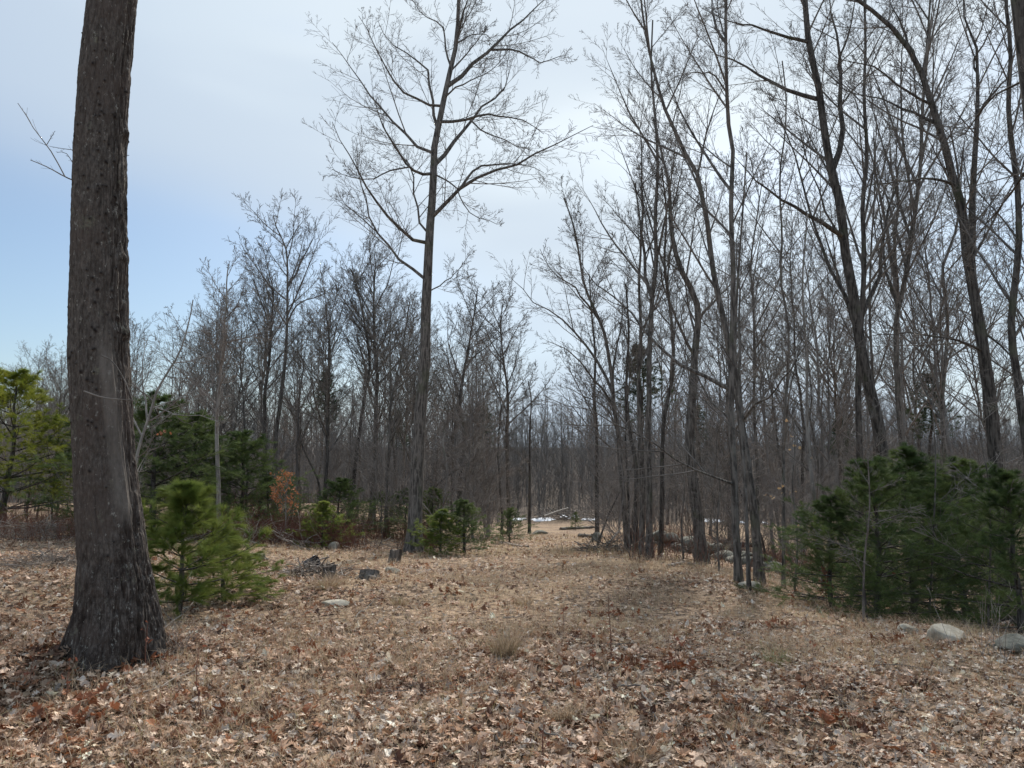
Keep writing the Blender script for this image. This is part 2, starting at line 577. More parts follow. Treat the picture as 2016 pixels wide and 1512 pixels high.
def build_litter():
    rng = np.random.default_rng(11)
    P, S, C = [], [], []
    for n, y0, y1, s0 in ((62000, 3.0, 8.0, 0.078), (40000, 8.0, 15.0, 0.08), (34000, 15.0, 32.0, 0.10)):
        x, y = frustum_pts(rng, n, y0, y1)
        grassy = sst(0.44, 0.60, fbm(x * 0.5, y * 0.5, 21, 3)) * sst(-3.5, -0.5, x) * (1 - 0.6 * sst(3, 6, x)) * sst(4.5, 9, y)
        keep = rng.random(n) > 0.62 * grassy
        for ex, ey, er in EXCL:
            keep &= (x - ex) ** 2 + (y - ey) ** 2 > er ** 2
        x, y = x[keep], y[keep]
        n = len(x)
        red = np.clip(1 - sst(-3.0, 0.5, x) + 0.35 * (fbm(x * 0.8, y * 0.8, 30, 2) - 0.45), 0.25, 1)
        pale = (sst(0.2, 3.0, x) * (1 - sst(6.5, 10, y)) + 0.5 * sst(0.46, 0.6, fbm(x * 0.7, y * 1.2, 41, 3))) * sst(0.3, 0.5, fbm(x * 1.3, y * 1.8, 91, 3))
        dark = sst(0.50, 0.66, fbm(x * 0.9, y * 1.6, 55, 4)) * 1.6
        W = np.stack([2.2 + 0 * x, 1.9 + 0 * x, 1.0 + 1.0 * pale, 1.5 + 0.6 * red, 0.7 + 1.0 * red + 1.2 * dark, 0.25 + 0.6 * red + 0.7 * dark,
                      0.6 + 0.7 * dark, 0.15 + 2.6 * pale, 0.35 + 1.5 * pale], 1)
        W /= W.sum(1, keepdims=True)
        ci = (rng.random((n, 1)) > np.cumsum(W, 1)).sum(1).clip(0, 8)
        c = PAL[ci] * rng.uniform(0.5, 1.3, (n, 1))
        sz = s0 * rng.choice([0.4, 0.7, 1.0, 1.45], n, p=[.3, .3, .25, .15]) * rng.uniform(0.85, 1.2, n) * (1 - 0.36 * np.clip(pale, 0, 1))
        z = gz(x, y) + 0.008 + rng.random(n) ** 2 * 0.035
        P.append(np.stack([x, y, z], 1)); S.append(sz); C.append(c)
    P, S, C = np.concatenate(P), np.concatenate(S), np.clip(np.concatenate(C) * 1.25, 0, 0.8)
    n = 1100                                       # leaves drifted against the foot of the huge trunk
    a, r = rng.uniform(0, 2 * PI, n), 0.40 + 0.26 * rng.random(n) ** 1.3
    x, y = -3.28 + r * np.cos(a) * 1.05, 6.1 + r * np.sin(a)
    z = gz(x, y) + rng.random(n) * np.clip(0.62 - r, 0, 1) * 0.5
    P = np.vstack([P, np.stack([x, y, z], 1)])
    S = np.concatenate([S, rng.uniform(0.05, 0.12, n)])
    C = np.vstack([C, PAL[rng.choice(9, n, p=[.15, .15, .1, .2, .15, .1, .1, .02, .03])] * rng.uniform(0.6, 1.2, (n, 1))])
    V, F, CC = scatter_leaves(P, S, C, 0.42, rng, 0.65)
    V[:, 2] = np.maximum(V[:, 2], gz(V[:, 0], V[:, 1]) + 0.002)
    o = mesh_np("leaf_litter", V, F, M_LEAF, attrs={"col": CC}, smooth=False)
    tag(o, "dry oak leaves strewn thickly over the clearing", "leaf litter", kind="stuff")


def blades(rng, x, y, ln, lean, w, cols, k=4, z0=None):
    n = len(x)
    yaw = rng.uniform(0, 2 * PI, n)
    tip = np.radians(lean) * rng.uniform(0.5, 1.15, n)
    P = np.zeros((n, k, 3))
    P[:, 0] = np.stack([x, y, (gz(x, y) if z0 is None else z0) - 0.004], 1)
    a = tip * 0.25
    for j in range(1, k):
        d = np.stack([np.sin(a) * np.cos(yaw), np.sin(a) * np.sin(yaw), np.cos(a)], 1)
        P[:, j] = P[:, j - 1] + d * (ln / (k - 1))[:, None]
        a = a + tip * (1.0 / (k - 1)) * 1.1
        yaw = yaw + rng.normal(0, 0.25, n)
    g = gz(P[..., 0], P[..., 1]) if z0 is None else -1e3
    P[..., 2] = np.maximum(P[..., 2], g + 0.012 * rng.random((n, 1)) + 0.004 * (np.arange(k) > 0))
    side = np.stack([-np.sin(yaw), np.cos(yaw), rng.normal(0, 0.3, n)], 1)
    wk = np.linspace(1, 0.15, k)[None, :, None] * (w if np.isscalar(w) else w[:, None, None])
    A, B = P - side[:, None] * wk * 0.5, P + side[:, None] * wk * 0.5
    V = np.stack([A, B], 2).reshape(-1, 3)
    b = (np.arange(n)[:, None] * k + np.arange(k - 1)[None]) * 2
    F = np.stack([b, b + 1, b + 3, b + 2], -1).reshape(-1, 4)
    return V, F, np.repeat(cols, k * 2, 0)


GPAL = np.array([(0.49, 0.37, 0.245), (0.41, 0.295, 0.19), (0.57, 0.46, 0.33), (0.33, 0.22, 0.13), (0.38, 0.34, 0.17)])


def build_grass():
    rng = np.random.default_rng(3)
    out = []
    for n, y0, y1, w in ((80000, 3.0, 8, 0.0032), (85000, 8, 16, 0.0045), (70000, 16, 34, 0.009)):
        x, y = frustum_pts(rng, n, y0, y1, 1.0)
        g = sst(0.42, 0.62, fbm(x * 0.5, y * 0.5, 21, 3)) * sst(-4.5, -1.0, x) * (1 - 0.55 * sst(3.2, 5, x))
        fine = sst(0.35, 0.7, vnoise(x * 3.5, y * 3.5, 77))
        keep = rng.random(n) < (0.28 + 0.72 * g) * (0.25 + 0.75 * fine)
        x, y = x[keep], y[keep]
        n = len(x)
        c = GPAL[rng.choice(5, n, p=[.32, .25, .2, .15, .08])] * rng.uniform(0.75, 1.15, (n, 1))
        out.append(blades(rng, x, y, rng.uniform(0.06, 0.24, n), 92, w, c))
    # taller grass fringe at the far edge of the clearing
    n = 4200
    t = rng.random(n)
    x = -6 + 10.5 * t + rng.normal(0, 0.3, n)
    y = np.interp(t, [0, 0.45, 0.75, 1], [16.5, 18.0, 19, 16]) + rng.normal(0, 0.9, n)
    c = GPAL[rng.choice(5, n)] * rng.uniform(0.75, 1.1, (n, 1))
    out.append(blades(rng, x, y, rng.uniform(0.08, 0.34, n) * sst(0.3, 0.6, vnoise(x * 1.5, y * 1.5, 5)).clip(0.35, 1), 70, 0.006, c))
    V, F = join([(a, b) for a, b, _ in out])
    o = mesh_np("dry_grass", V, F, M_GRASS, attrs={"col": np.concatenate([c for _, _, c in out])}, smooth=False)
    tag(o, "straw-coloured dead grass matted among the leaves", "grass", kind="stuff")


build_litter()
build_grass()


def tussock(u, v, r, h, n, label, green=0.0, seed=0, lean=50, blade=0.0035):
    rng = np.random.default_rng(seed + 500)
    p = gp(u, v)
    a, rr = rng.uniform(0, 2 * PI, n), r * 0.38 * np.sqrt(rng.random(n))
    x, y = np.cos(a) * rr, np.sin(a) * rr
    c = GPAL[rng.choice(4, n, p=[.35, .25, .2, .2])] * rng.uniform(0.55, 1.15, (n, 1))
    if green:
        gm = rng.random(n) < green
        c[gm] = np.array([0.24, 0.27, 0.11]) * rng.uniform(0.7, 1.1, (gm.sum(), 1))
    V, F, C = blades(rng, x, y, rng.uniform(0.3, 1.2, n) * h * (1 + 0.35 * np.sin(a + seed)), lean, blade, c, 6, z0=0 * x)
    # bend outward: shear with distance from the centre
    V[:, 0] += np.repeat(x, 12) * V[:, 2] / h * 1.6
    V[:, 1] += np.repeat(y, 12) * V[:, 2] / h * 1.6
    o = mesh_np("grass_tussock", V, F, M_GRASS, attrs={"col": C}, smooth=False)
    o.location = tuple(p)
    tag(o, label, "grass tussock", "tussocks of dry grass")


tussock(992, 1300, 0.17, 0.23, 1100, "rounded upright straw tussock, tallest in the middle of the clearing", 0.05, 1)
tussock(1106, 1425, 0.14, 0.13, 420, "small straw tussock swept sideways, below the tall rounded tussock", 0, 2, 75, 0.003)
tussock(1030, 1190, 0.26, 0.17, 350, "loose straw tussock halfway up the clearing right of centre", 0, 3, 60)
tussock(788, 1192, 0.24, 0.18, 350, "pale straw tussock just right of the flat pale stone", 0.1, 4, 60)
tussock(1478, 1432, 0.36, 0.10, 520, "wide flattened straw tussock at the lower right", 0, 5, 80, 0.003)
tussock(1530, 1308, 0.20, 0.12, 380, "small greenish tussock on the pale chopped leaves", 0.6, 6, 65)
tussock(1245, 1500, 0.28, 0.12, 380, "coarse straw tussock at the bottom edge, right of centre", 0, 7, 65, 0.0035)
tussock(640, 1156, 0.5, 0.2, 450, "spreading straw tussock under the stick heap", 0.05, 8, 60, 0.005)
tussock(1400, 1100, 0.55, 0.4, 900, "olive tinted tussock by the foot of the wide grey trunk", 0.5, 9, 50, 0.006)

# ------------------------------------------------------------------ rocks
def ico(sub=3):
    import bmesh
    bm = bmesh.new()
    bmesh.ops.create_icosphere(bm, subdivisions=sub, radius=1)
    V = np.array([v.co[:] for v in bm.verts])
    F = np.array([[v.index for v in f.verts] for f in bm.faces])
    bm.free()
    return V, F


ICO3, ICO4 = ico(3), ico(5)


def rock_shape(seed, sx, sy, sz, rough=0.22, hi=True):
    V, F = ICO4 if hi else ICO3
    n1 = fbm(V[:, 0] * 1.3 + V[:, 2], V[:, 1] * 1.3 - V[:, 2] * 0.7, seed, 4) - 0.5
    n2 = fbm(V[:, 0] * 5 + V[:, 2] * 3, V[:, 1] * 5 - V[:, 2] * 2, seed + 3, 3) - 0.5
    W = V * (1 + rough * 2 * n1 + rough * 0.35 * n2)[:, None]
    rr = np.random.default_rng(seed + 77)
    for _ in range(11):
        n_ = rr.normal(size=3)
        n_ /= np.linalg.norm(n_)
        h_ = rr.uniform(0.62, 0.92)
        dd = W @ n_ - h_
        W = W - np.where(dd > 0, dd * 0.85, 0)[:, None] * n_
    W = W * (1 + 0.02 * (vnoise(V[:, 0] * 18 + V[:, 2] * 9, V[:, 1] * 18, seed) - 0.5))[:, None]
    return W * np.array([sx, sy, sz]) * 1.1, F


def rock(u, v, sx, sy, sz, label, seed, mat=None, rz=0.0, sink=0.3, name="boulder", tilt=0.0, d=None):
    p = gp(u, v) if d is None else at(u, v, d)
    if d is not None: p[2] = gz(p[0], p[1])
    V, F = rock_shape(seed, sx, sy, sz)
    o = mesh_np(name, V, F, mat or M_STONE)
    o.location = (p[0], p[1] + sy * 0.4, p[2] + sz * (1 - 2 * sink))
    o.rotation_euler = (0, tilt, rz)
    tag(o, label, "rock")
    return o


rock(1482, 1162, 0.19, 0.14, 0.085, "low rounded pale boulder in front of the twin trunks at the clearing's right edge", 1)
rock(1880, 1264, 0.19, 0.14, 0.13, "pale wedge-shaped boulder sloping right, below the dark pines", 2, tilt=0.6, rz=0.2, sink=0.52)
rock(2004, 1282, 0.17, 0.14, 0.08, "grey mossy boulder at the right edge, beside the wedge-shaped one", 3, M_STONED)
rock(1790, 1247, 0.085, 0.07, 0.05, "fist-sized pale rock left of the wedge-shaped boulder", 4, sink=0.2)
rock(660, 1196, 0.17, 0.09, 0.045, "flat pale stone lying in the leaves below the stumps", 5, sink=0.15, name="stone")
rock(770, 1128, 0.12, 0.08, 0.055, "pale stone between the two stumps", 6, sink=0.2, name="stone")
rock(655, 1082, 0.14, 0.12, 0.12, "small pale rock at the grass edge below the young pine", 7, sink=0.2, name="stone")
rock(1176, 1066, 0.2, 0.18, 0.2, "square grey rock at the foot of a dark trunk by the path", 8, M_STONED)
rock(1062, 1052, 0.35, 0.3, 0.12, "low grey rock on the path beyond the clearing", 9, M_STONED)
rock(1395, 1095, 0.28, 0.2, 0.13, "pale rock half buried at the crest beside the wide trunk", 10)

# ------------------------------------------------------------------ bare trees
def tree_mesh(rng, P, R, levels, lmats, extra=None, trunk_sides=12, k_l1=10, rmin=0.003):
    """returns (trunk VF, crown VF). P,R: trunk (k,3),(k). extra: list of traced limbs ((k,3),(k))"""
    crown = []
    cur = []
    lv = list(levels)
    c = lv.pop(0)
    if c[0] > 0:
        A, AR = kids(rng, P[None], R[None], *c[:6], k=k_l1, up=c[6], wig=c[7], rmin=rmin * 1.5, rl=c[8] if len(c) > 8 else 0.014) if False else kids(
            rng, P[None], R[None], c[0], c[1], c[2], c[3], c[4], k_l1, c[5], c[6], rmin * 1.5, c[7] if len(c) > 7 else 0.014, c[8] if len(c) > 8 else 0.6)
        cur.append((A, AR))
    if extra:
        EP = np.stack([resample(e[0], k_l1) for e in extra])
        ER = np.stack([np.interp(np.linspace(0, 1, k_l1), np.linspace(0, 1, len(e[1])), e[1]) for e in extra])
        cur.append((EP, ER))
    A = np.concatenate([a for a, _ in cur])
    AR = np.concatenate([b for _, b in cur])
    nL = len(cur[0][0]) if (c[0] > 0) else 0
    crown.append(tubes(A[:nL], AR[:nL], 6)) if nL else None
    limbs = [tubes(A[i:i + 1], AR[i:i + 1], 7) for i in range(nL, len(A))]
    sides = [4, 3, 3]
    for i, c in enumerate(lv):
        k = 6 if i == 0 else 4
        A2, AR2 = kids(rng, A, AR, c[0], c[1], c[2], c[3], c[4], k, c[5], c[6], rmin, c[7] if len(c) > 7 else 0.011)
        crown.append(tubes(A2, AR2, sides[min(i, 2)]))
        A, AR = A2, AR2
    return tubes(P[None], R[None], trunk_sides), join(crown), limbs


def flare(P, R, amt=0.55, h=0.45):
    z = P[:, 2] - P[0, 2]
    return R * (1 + amt * np.exp(-np.maximum(z, 0) / h * 2.0))


def traced(pts, d, d_end=None, w0=20, w1=6, k=24, wig=0.0, rng=None, ground=True):
    """trunk traced through photograph pixels at forward distance d"""
    n = len(pts)
    de = d if d_end is None else d_end
    P = np.array([at(u, v, d + (de - d) * i / (n - 1)) for i, (u, v) in enumerate(pts)])
    if ground:
        g = float(gz(P[0, 0], P[0, 1]))
        if P[0, 2] > g + 0.12:
            P = np.vstack([[P[0, 0] + (P[0, 0] - P[1, 0]) * 0.3, P[0, 1], g - 0.1], P])
        else:
            P[0, 2] = g - 0.12
    P = resample(P, k)
    R = np.linspace(w0, w1, k) / 2 / FPX * d
    if rng is not None and wig:
        P[1:-1] += rng.normal(0, wig, (k - 2, 3)) * np.array([1, 1, 0.3])
    return P, R


def hero(name, label, cat, pts, w0, w1, levels, limbs=(), d=None, lean=0.0, mat=None, tmat=None, seed=0, rmin=0.0032, group=None, k=26, forks=(), fl=0.55):
    rng = np.random.default_rng(seed + 1000)
    if d is None:
        d = gp(*pts[0])[1]
    P, R = traced(pts, d, d + lean, w0, w1, k)
    R = flare(P, R, fl)
    root = P[0].copy()
    root[2] = float(gz(root[0], root[1]))
    P = P - root
    ex = []
    skel = [resample(P, 160, False)]
    for lp, lw0, lw1, dd in limbs:
        # start on the nearest point of the trunk or of an earlier limb
        s = at(lp[0][0], lp[0][1], d) - root
        S = np.concatenate(skel)
        i = np.argmin((S[:, 0] - s[0]) ** 2 + (S[:, 2] - s[2]) ** 2)
        dep = S[i, 1] + root[1]
        L = np.array([at(u, v, dep + dd * j / (len(lp) - 1)) for j, (u, v) in enumerate(lp)]) - root
        L = np.vstack([S[i], L[1:]]) if np.linalg.norm(S[i] - L[0]) < 0.6 * np.linalg.norm(L[1] - L[0]) else np.vstack([S[i], L])
        q = resample(L, 14)
        q[2:-1] += rng.normal(0, 0.012, (11, 3)) * np.linalg.norm(q[-1] - q[0]) * 0.5
        skel.append(resample(q, 60, False))
        ex.append((q, np.linspace(1, 0, 10) ** 1.15 * (lw0 - 1.0) / 2 / FPX * dep + 1.0 / 2 / FPX * dep))
    t, c, lm = tree_mesh(rng, P, R, levels, None, ex, rmin=rmin)
    e = empty(name, root, label, cat, group)
    mesh_np("trunk", *t, mat or M_BARK, e)
    if fork_list := list(forks):
        pass
    for VF in lm:
        mesh_np("limb", *VF, mat or M_BARK, e)
    mesh_np("crown", *c, tmat or M_TWIG, e)
    return e


# levels: (count, t0, t1, angle, length factor, up, wiggle[, radius per length])
TW = [(9, 0.15, 0.98, 48, 0.42, 0.10, 0.13), (6, 0.12, 1.0, 45, 0.42, 0.06, 0.16), (4, 0.15, 1.0, 42, 0.5, 0.05, 0.2)]

# --- the tall tree in the middle
C = lambda L: [(550 + u * 0.3472, v * 0.3472) for u, v in L]
hero("tall_bare_tree", "tall single hardwood in the middle, its oval bare crown alone against open sky", "tree",
     [(814, 1086), (819, 980), (825, 850), (830, 780), (837, 712), (838, 622), (842, 539), (845, 472), (849, 417), (853, 365), (854, 302), (859, 267),
      (868, 226), (873, 198), (883, 163), (888, 121), (899, 87), (901, 52), (902, 20), (905, -40), (908, -120), (915, -190)],
     29, 3, [(9, 0.72, 0.99, 42, 0.16, 0.12, 0.12, 0.012, 0.7), (13, 0.10, 1.0, 40, 0.46, 0.10, 0.10, 0.0065), (7, 0.10, 1.0, 44, 0.46, 0.05, 0.13, 0.008), (4, 0.12, 1.0, 42, 0.55, 0.03, 0.15)],
     limbs=[
         (C([(885, 1230), (930, 1160), (1000, 1090), (1040, 1050), (1100, 1020), (1200, 985), (1300, 945), (1400, 905), (1500, 850), (1600, 810), (1680, 750), (1780, 710)]), 9, 2, -1.2),
         (C([(1030, 1055), (1080, 990), (1150, 940), (1260, 935), (1400, 930), (1500, 980)]), 6, 2, 0.6),
         (C([(895, 935), (940, 880), (990, 800), (1060, 720), (1110, 660), (1160, 600), (1250, 540), (1300, 440), (1320, 340)]), 10, 2, 1.5),
         (C([(935, 700), (1040, 685), (1130, 650), (1200, 645), (1300, 670), (1400, 690), (1500, 760)]), 7, 2, -2),
         (C([(960, 500), (1020, 440), (1100, 370), (1150, 310), (1220, 250), (1290, 190), (1370, 120), (1430, 70), (1500, 0), (1560, -90)]), 10, 2, 1),
         (C([(1220, 250), (1330, 285), (1420, 320), (1480, 360), (1560, 330), (1640, 310)]), 5, 2, -1),
         (C([(850, 990), (790, 985), (740, 950), (700, 890), (650, 820), (600, 740), (560, 640), (530, 540)]), 7, 2, -1.5),
         (C([(740, 950), (650, 960), (560, 1005), (470, 1015), (380, 1000), (300, 960)]), 4.5, 2, -1),
         (C([(855, 860), (800, 845), (740, 790), (660, 710), (600, 650), (520, 550), (440, 430), (380, 350), (300, 240)]), 7, 2, 1.4),
         (C([(910, 605), (850, 600), (780, 560), (690, 510), (640, 440), (580, 340), (530, 230), (450, 90)]), 6, 2, -1),
         (C([(880, 740), (875, 640), (860, 520), (840, 410), (780, 340), (700, 290), (620, 230), (560, 120)]), 7, 2, 0.8),
         (C([(830, 1385), (760, 1360), (680, 1290), (600, 1210), (540, 1120), (470, 1040), (430, 920), (350, 800), (300, 690)]), 8, 2, -1.5),
         (C([(820, 1590), (770, 1530), (700, 1490), (650, 1430), (590, 1370), (520, 1270), (480, 1090), (450, 1000), (440, 850)]), 7, 2, 1.2),
         (C([(520, 1270), (440, 1215), (380, 1160), (340, 1110)]), 3, 1.5, 0.8),
         (C([(845, 1330), (790, 1250), (770, 1130), (750, 980), (690, 870), (600, 760), (560, 640)]), 5, 2, 0.9),
         (C([(905, 980), (950, 1020), (1010, 1080), (1040, 1150), (1100, 1220), (1180, 1250), (1230, 1270)]), 4, 1.5, -1),
         (C([(1000, 250), (1020, 170), (1030, 130), (1060, 20), (1090, -90)]), 8, 3, -0.5),
         (C([(1005, 260), (1080, 205), (1160, 195), (1220, 240)]), 4, 2, 1),
         (C([(925, 560), (985, 510), (1050, 470), (1120, 440), (1200, 400), (1290, 300)]), 4, 2, -1.6),
         (C([(1085, 715), (1170, 750), (1270, 790), (1350, 830), (1440, 840)]), 4, 2, -1),
         (C([(960, 380), (950, 300), (930, 160), (860, 110), (800, 70), (740, -20)]), 5, 2, 1),
         (C([(870, 1660), (950, 1590), (1010, 1540), (1080, 1440)]), 3, 1.5, 1)],
     d=None, seed=1, rmin=0.0048)

# --- traced hardwoods of the right-hand stand
R6 = lambda L: [(1316 + u * 0.3472, v * 0.3472) for u, v in L]
R5 = lambda L: [(1000 + u * 0.3472, 400 + v * 0.3472) for u, v in L]
UPL = [(16, 0.42, 0.97, 34, 0.30, 0.05, 0.07, 0.009, 0.45), (11, 0.12, 1.0, 36, 0.46, 0.05, 0.09, 0.0075), (7, 0.10, 1.0, 38, 0.44, 0.03, 0.13, 0.008), (4, 0.12, 1.0, 38, 0.5, 0.02, 0.16)]


def U(n, t0=0.42, ang=34, lf=0.3, **kw):
    return [(n, t0, 0.97, ang, lf, kw.get("up", 0.05), 0.07, 0.009, 0.45)] + UPL[1:]


hero("slender_bare_tree", "straight grey-barked tree, left of the twin trunks behind the low rounded boulder", "tree",
     [(1455, 1149), (1448, 1024), (1443, 885), (1438, 817), (1441, 712), (1443, 608), (1443, 504), (1439, 435), (1441, 347), (1443, 295), (1434, 243), (1431, 180), (1429, 87), (1429, 0), (1431, -120), (1436, -220)],
     15, 4, U(13, 0.45, 38, 0.22), limbs=[
         (R6([(325, 250), (270, 170), (250, 60), (245, 0), (230, -120)]), 7, 3, 0.8),
         (R5([(1250, 1050), (1050, 950), (900, 860), (800, 750), (700, 620), (560, 500), (460, 420), (380, 250)]), 9, 2, 1.5),
         (R5([(1300, 1590), (1200, 1565), (1000, 1480), (880, 1400), (700, 1300), (520, 1210), (350, 1150), (200, 1090)]), 5, 1.5, -1.5),
         (R6([(330, 530), (250, 420), (190, 410), (100, 415), (0, 455)]), 4, 1.5, -1)],
     seed=2, rmin=0.003)
hero("forked_bare_tree", "leaning twin-stemmed tree whose right stem stands behind the low rounded boulder", "tree",
     [(1496, 1147), (1486, 1024), (1472, 920), (1462, 850), (1455, 800), (1448, 754), (1437, 695), (1422, 615), (1410, 567), (1401, 511), (1392, 435), (1385, 400), (1372, 340), (1354, 312), (1330, 260), (1316, 236), (1290, 150), (1270, 60), (1255, -60)],
     18, 3, U(14, 0.42, 34, 0.24), limbs=[
         ([(1470, 830), (1483, 800), (1521, 778), (1542, 747), (1575, 700), (1600, 650)], 6, 2, -1.5),
         ([(1462, 850), (1455, 760), (1456, 640), (1453, 549), (1447, 480), (1470, 380)], 8, 2, 0.7),
         ([(1474, 910), (1440, 830), (1395, 790), (1370, 730), (1345, 690), (1300, 560)], 6, 2, 1)],
     seed=3, rmin=0.003)
hero("slender_bare_tree", "dark narrow stem standing against the left side of the leaning twin-stemmed tree", "tree",
     [(1474, 1145), (1471, 1060), (1467, 960), (1459, 860), (1452, 760), (1447, 690), (1452, 560), (1462, 420), (1470, 300)],
     8, 3, U(9, 0.35, 38, 0.2), seed=4, rmin=0.003, d=11.2)
hero("slender_bare_tree", "thin wavy dark stem just right of the low rounded boulder", "tree",
     [(1542, 1159), (1543, 989), (1542, 903), (1545, 817), (1552, 712), (1552, 643), (1542, 581), (1536, 539), (1540, 469), (1536, 400), (1536, 330), (1543, 288), (1548, 200), (1540, 120)],
     7, 2.5, U(12, 0.25, 50, 0.2, up=0.1), seed=5, rmin=0.0028)
hero("slender_bare_tree", "thin grey stem at the left end of the dark right-hand pines", "tree",
     [(1623, 1162), (1612, 1040), (1600, 960), (1590, 850), (1588, 700), (1580, 560), (1590, 420)],
     9, 2.5, U(11, 0.2, 55, 0.22, up=0.08), seed=6, rmin=0.0028, mat=M_PALE)
hero("large_bare_tree", "thick dark leaning tree forking high up, behind the left part of the right-hand pines", "tree",
     [(1742, 940), (1735, 880), (1725, 815), (1710, 760), (1697, 700), (1688, 640), (1680, 573), (1667, 521), (1658, 434), (1646, 365), (1635, 330), (1621, 243), (1611, 167), (1594, 97), (1588, 45), (1585, 0), (1580, -80), (1570, -180)],
     27, 8, U(16, 0.55, 42, 0.20), limbs=[
         (R6([(945, 960), (975, 850), (985, 600), (965, 350), (940, 150), (920, 0), (905, -150)]), 14, 6, 1.0),
         (R6([(1000, 1330), (900, 1290), (830, 1240), (700, 1170), (600, 1110), (520, 1040), (430, 950), (375, 890)]), 11, 2, -1.5),
         (R6([(845, 570), (760, 540), (640, 490), (540, 440), (440, 380), (345, 330), (250, 290), (160, 200)]), 10, 2, 1.2),
         (R6([(790, 250), (700, 215), (580, 180), (470, 140), (370, 130), (200, 50)]), 8, 2, -1),
         ([(1690, 640), (1670, 590), (1630, 510), (1600, 440), (1570, 330), (1540, 240), (1500, 160)], 9, 2, 2),
         ([(1680, 570), (1660, 480), (1620, 400), (1590, 310), (1565, 230)], 7, 2, 1),
         (R6([(960, 350), (1000, 260), (1040, 120), (1060, 0), (1070, -100)]), 6, 2, -1),
         (R6([(985, 560), (1060, 500), (1180, 390), (1280, 270)]), 4, 1.5, 1)],
     d=15.5, seed=7, mat=M_BARKD, rmin=0.004)
hero("large_bare_tree", "straight dark trunk directly behind the thick leaning forked tree", "tree",
     [(1694, 930), (1690, 817), (1690, 740), (1692, 680), (1700, 560), (1701, 486), (1698, 399), (1707, 305), (1701, 194), (1704, 80), (1700, -40)],
     15, 4, U(18, 0.45, 30, 0.26), limbs=[
         ([(1697, 620), (1712, 590), (1728, 540), (1740, 470), (1752, 400), (1770, 330), (1790, 250)], 11, 3, 1.2),
         ([(1694, 650), (1672, 610), (1650, 540), (1630, 480), (1600, 400)], 9, 3, 1)],
     d=18.5, seed=8, mat=M_BARKD, rmin=0.004)
hero("large_bare_tree", "thick dark trunk with many upward forks, behind the middle of the right-hand pines", "tree",
     [(1778, 900), (1771, 820), (1766, 740), (1764, 650), (1768, 600), (1778, 570), (1790, 500), (1800, 430), (1812, 330), (1815, 240), (1822, 130), (1830, 20), (1836, -80)],
     14, 3, U(20, 0.42, 26, 0.34), limbs=[
         ([(1765, 610), (1752, 560), (1742, 520), (1738, 450), (1725, 380), (1735, 300)], 7, 2, 1),
         ([(1768, 600), (1768, 540), (1765, 470), (1772, 380), (1765, 300), (1770, 180)], 8, 2, -1)],
     d=21, seed=9, rmin=0.0045)
hero("large_bare_tree", "thick mossy dark tree splitting into left-leaning and upright stems, near the right edge", "tree",
     [(1962, 940), (1956, 860), (1950, 790), (1940, 720), (1930, 650), (1916, 570), (1905, 510), (1899, 469), (1896, 417), (1875, 347), (1858, 278), (1837, 215), (1819, 156), (1802, 118), (1778, 80), (1747, 45), (1712, 17), (1684, 0), (1640, -50)],
     31, 6, U(16, 0.5, 36, 0.20), limbs=[
         ([(1910, 540), (1914, 510), (1917, 486), (1920, 399), (1918, 278), (1920, 174), (1915, 104), (1906, 62), (1896, 0), (1885, -100)], 17, 6, 0.8),
         (R6([(1600, 1050), (1500, 1015), (1400, 1020), (1280, 1030), (1150, 1050), (1060, 1090)]), 6, 2, -1.2),
         (R6([(1500, 700), (1380, 640), (1280, 590), (1180, 550), (1050, 530), (950, 480)]), 7, 2, 1.2),
         (R6([(1480, 590), (1350, 520), (1200, 410), (1100, 360), (990, 340), (900, 280)]), 6, 2, -1),
         (R6([(1400, 340), (1330, 160), (1280, 60), (1240, -60)]), 7, 2, 1),
         (R6([(1740, 620), (1830, 540), (1940, 430), (2050, 380)]), 7, 2, -1),
         (R6([(1730, 350), (1790, 240), (1850, 130), (1900, 20)]), 5, 2, -1),
         ([(1922, 690), (1890, 672), (1850, 665), (1800, 655), (1760, 655), (1700, 665)], 6, 2, -1.5),
         ([(1955, 650), (1990, 700), (2020, 760), (2050, 800)], 5, 2, -1)],
     d=14.0, seed=10, mat=M_BARKD, rmin=0.004)
hero("large_bare_tree", "very dark trunk cut by the picture's upper right corner", "tree",
     [(2110, 1150), (2100, 1000), (2092, 850), (2082, 700), (2070, 560), (2058, 420), (2044, 300), (2034, 200), (2022, 100), (2011, 0), (2000, -100)],
     44, 38, U(10, 0.5, 60, 0.2), limbs=[([(2010, 150), (1960, 190), (1900, 260), (1850, 290)], 6, 2, 2), ([(2020, 300), (1990, 380), (1950, 430), (1890, 520)], 6, 2, 2)],
     d=8.6, seed=11, mat=M_BARKD)
hero("large_bare_tree", "crooked dark tree at the right edge below the corner trunk", "tree",
     [(2030, 960), (2022, 880), (2008, 790), (2000, 720), (1990, 650), (1998, 560), (2006, 480), (2003, 365), (1993, 295), (1985, 200), (1990, 100), (1980, 0), (1985, -80)],
     19, 6, U(16, 0.4, 36, 0.2), d=13.0, seed=12, mat=M_BARKD, rmin=0.004)
hero("crooked_bare_tree", "wavy single dark stem between the many-forked tree and the mossy split tree", "tree",
     [(1856, 830), (1857, 760), (1862, 700), (1866, 635), (1857, 560), (1855, 530), (1865, 500), (1880, 460), (1890, 400), (1885, 330), (1870, 250)],
     11, 3, U(13, 0.35, 40, 0.25), d=19, seed=13, rmin=0.004)
hero("slender_bare_tree", "thin straight stem rising just left of the many-forked tree", "tree",
     [(1722, 900), (1721, 800), (1716, 700), (1712, 600), (1716, 470), (1722, 380), (1720, 260)],
     8, 2, U(14, 0.4, 32, 0.24), d=22, seed=14, rmin=0.0045)
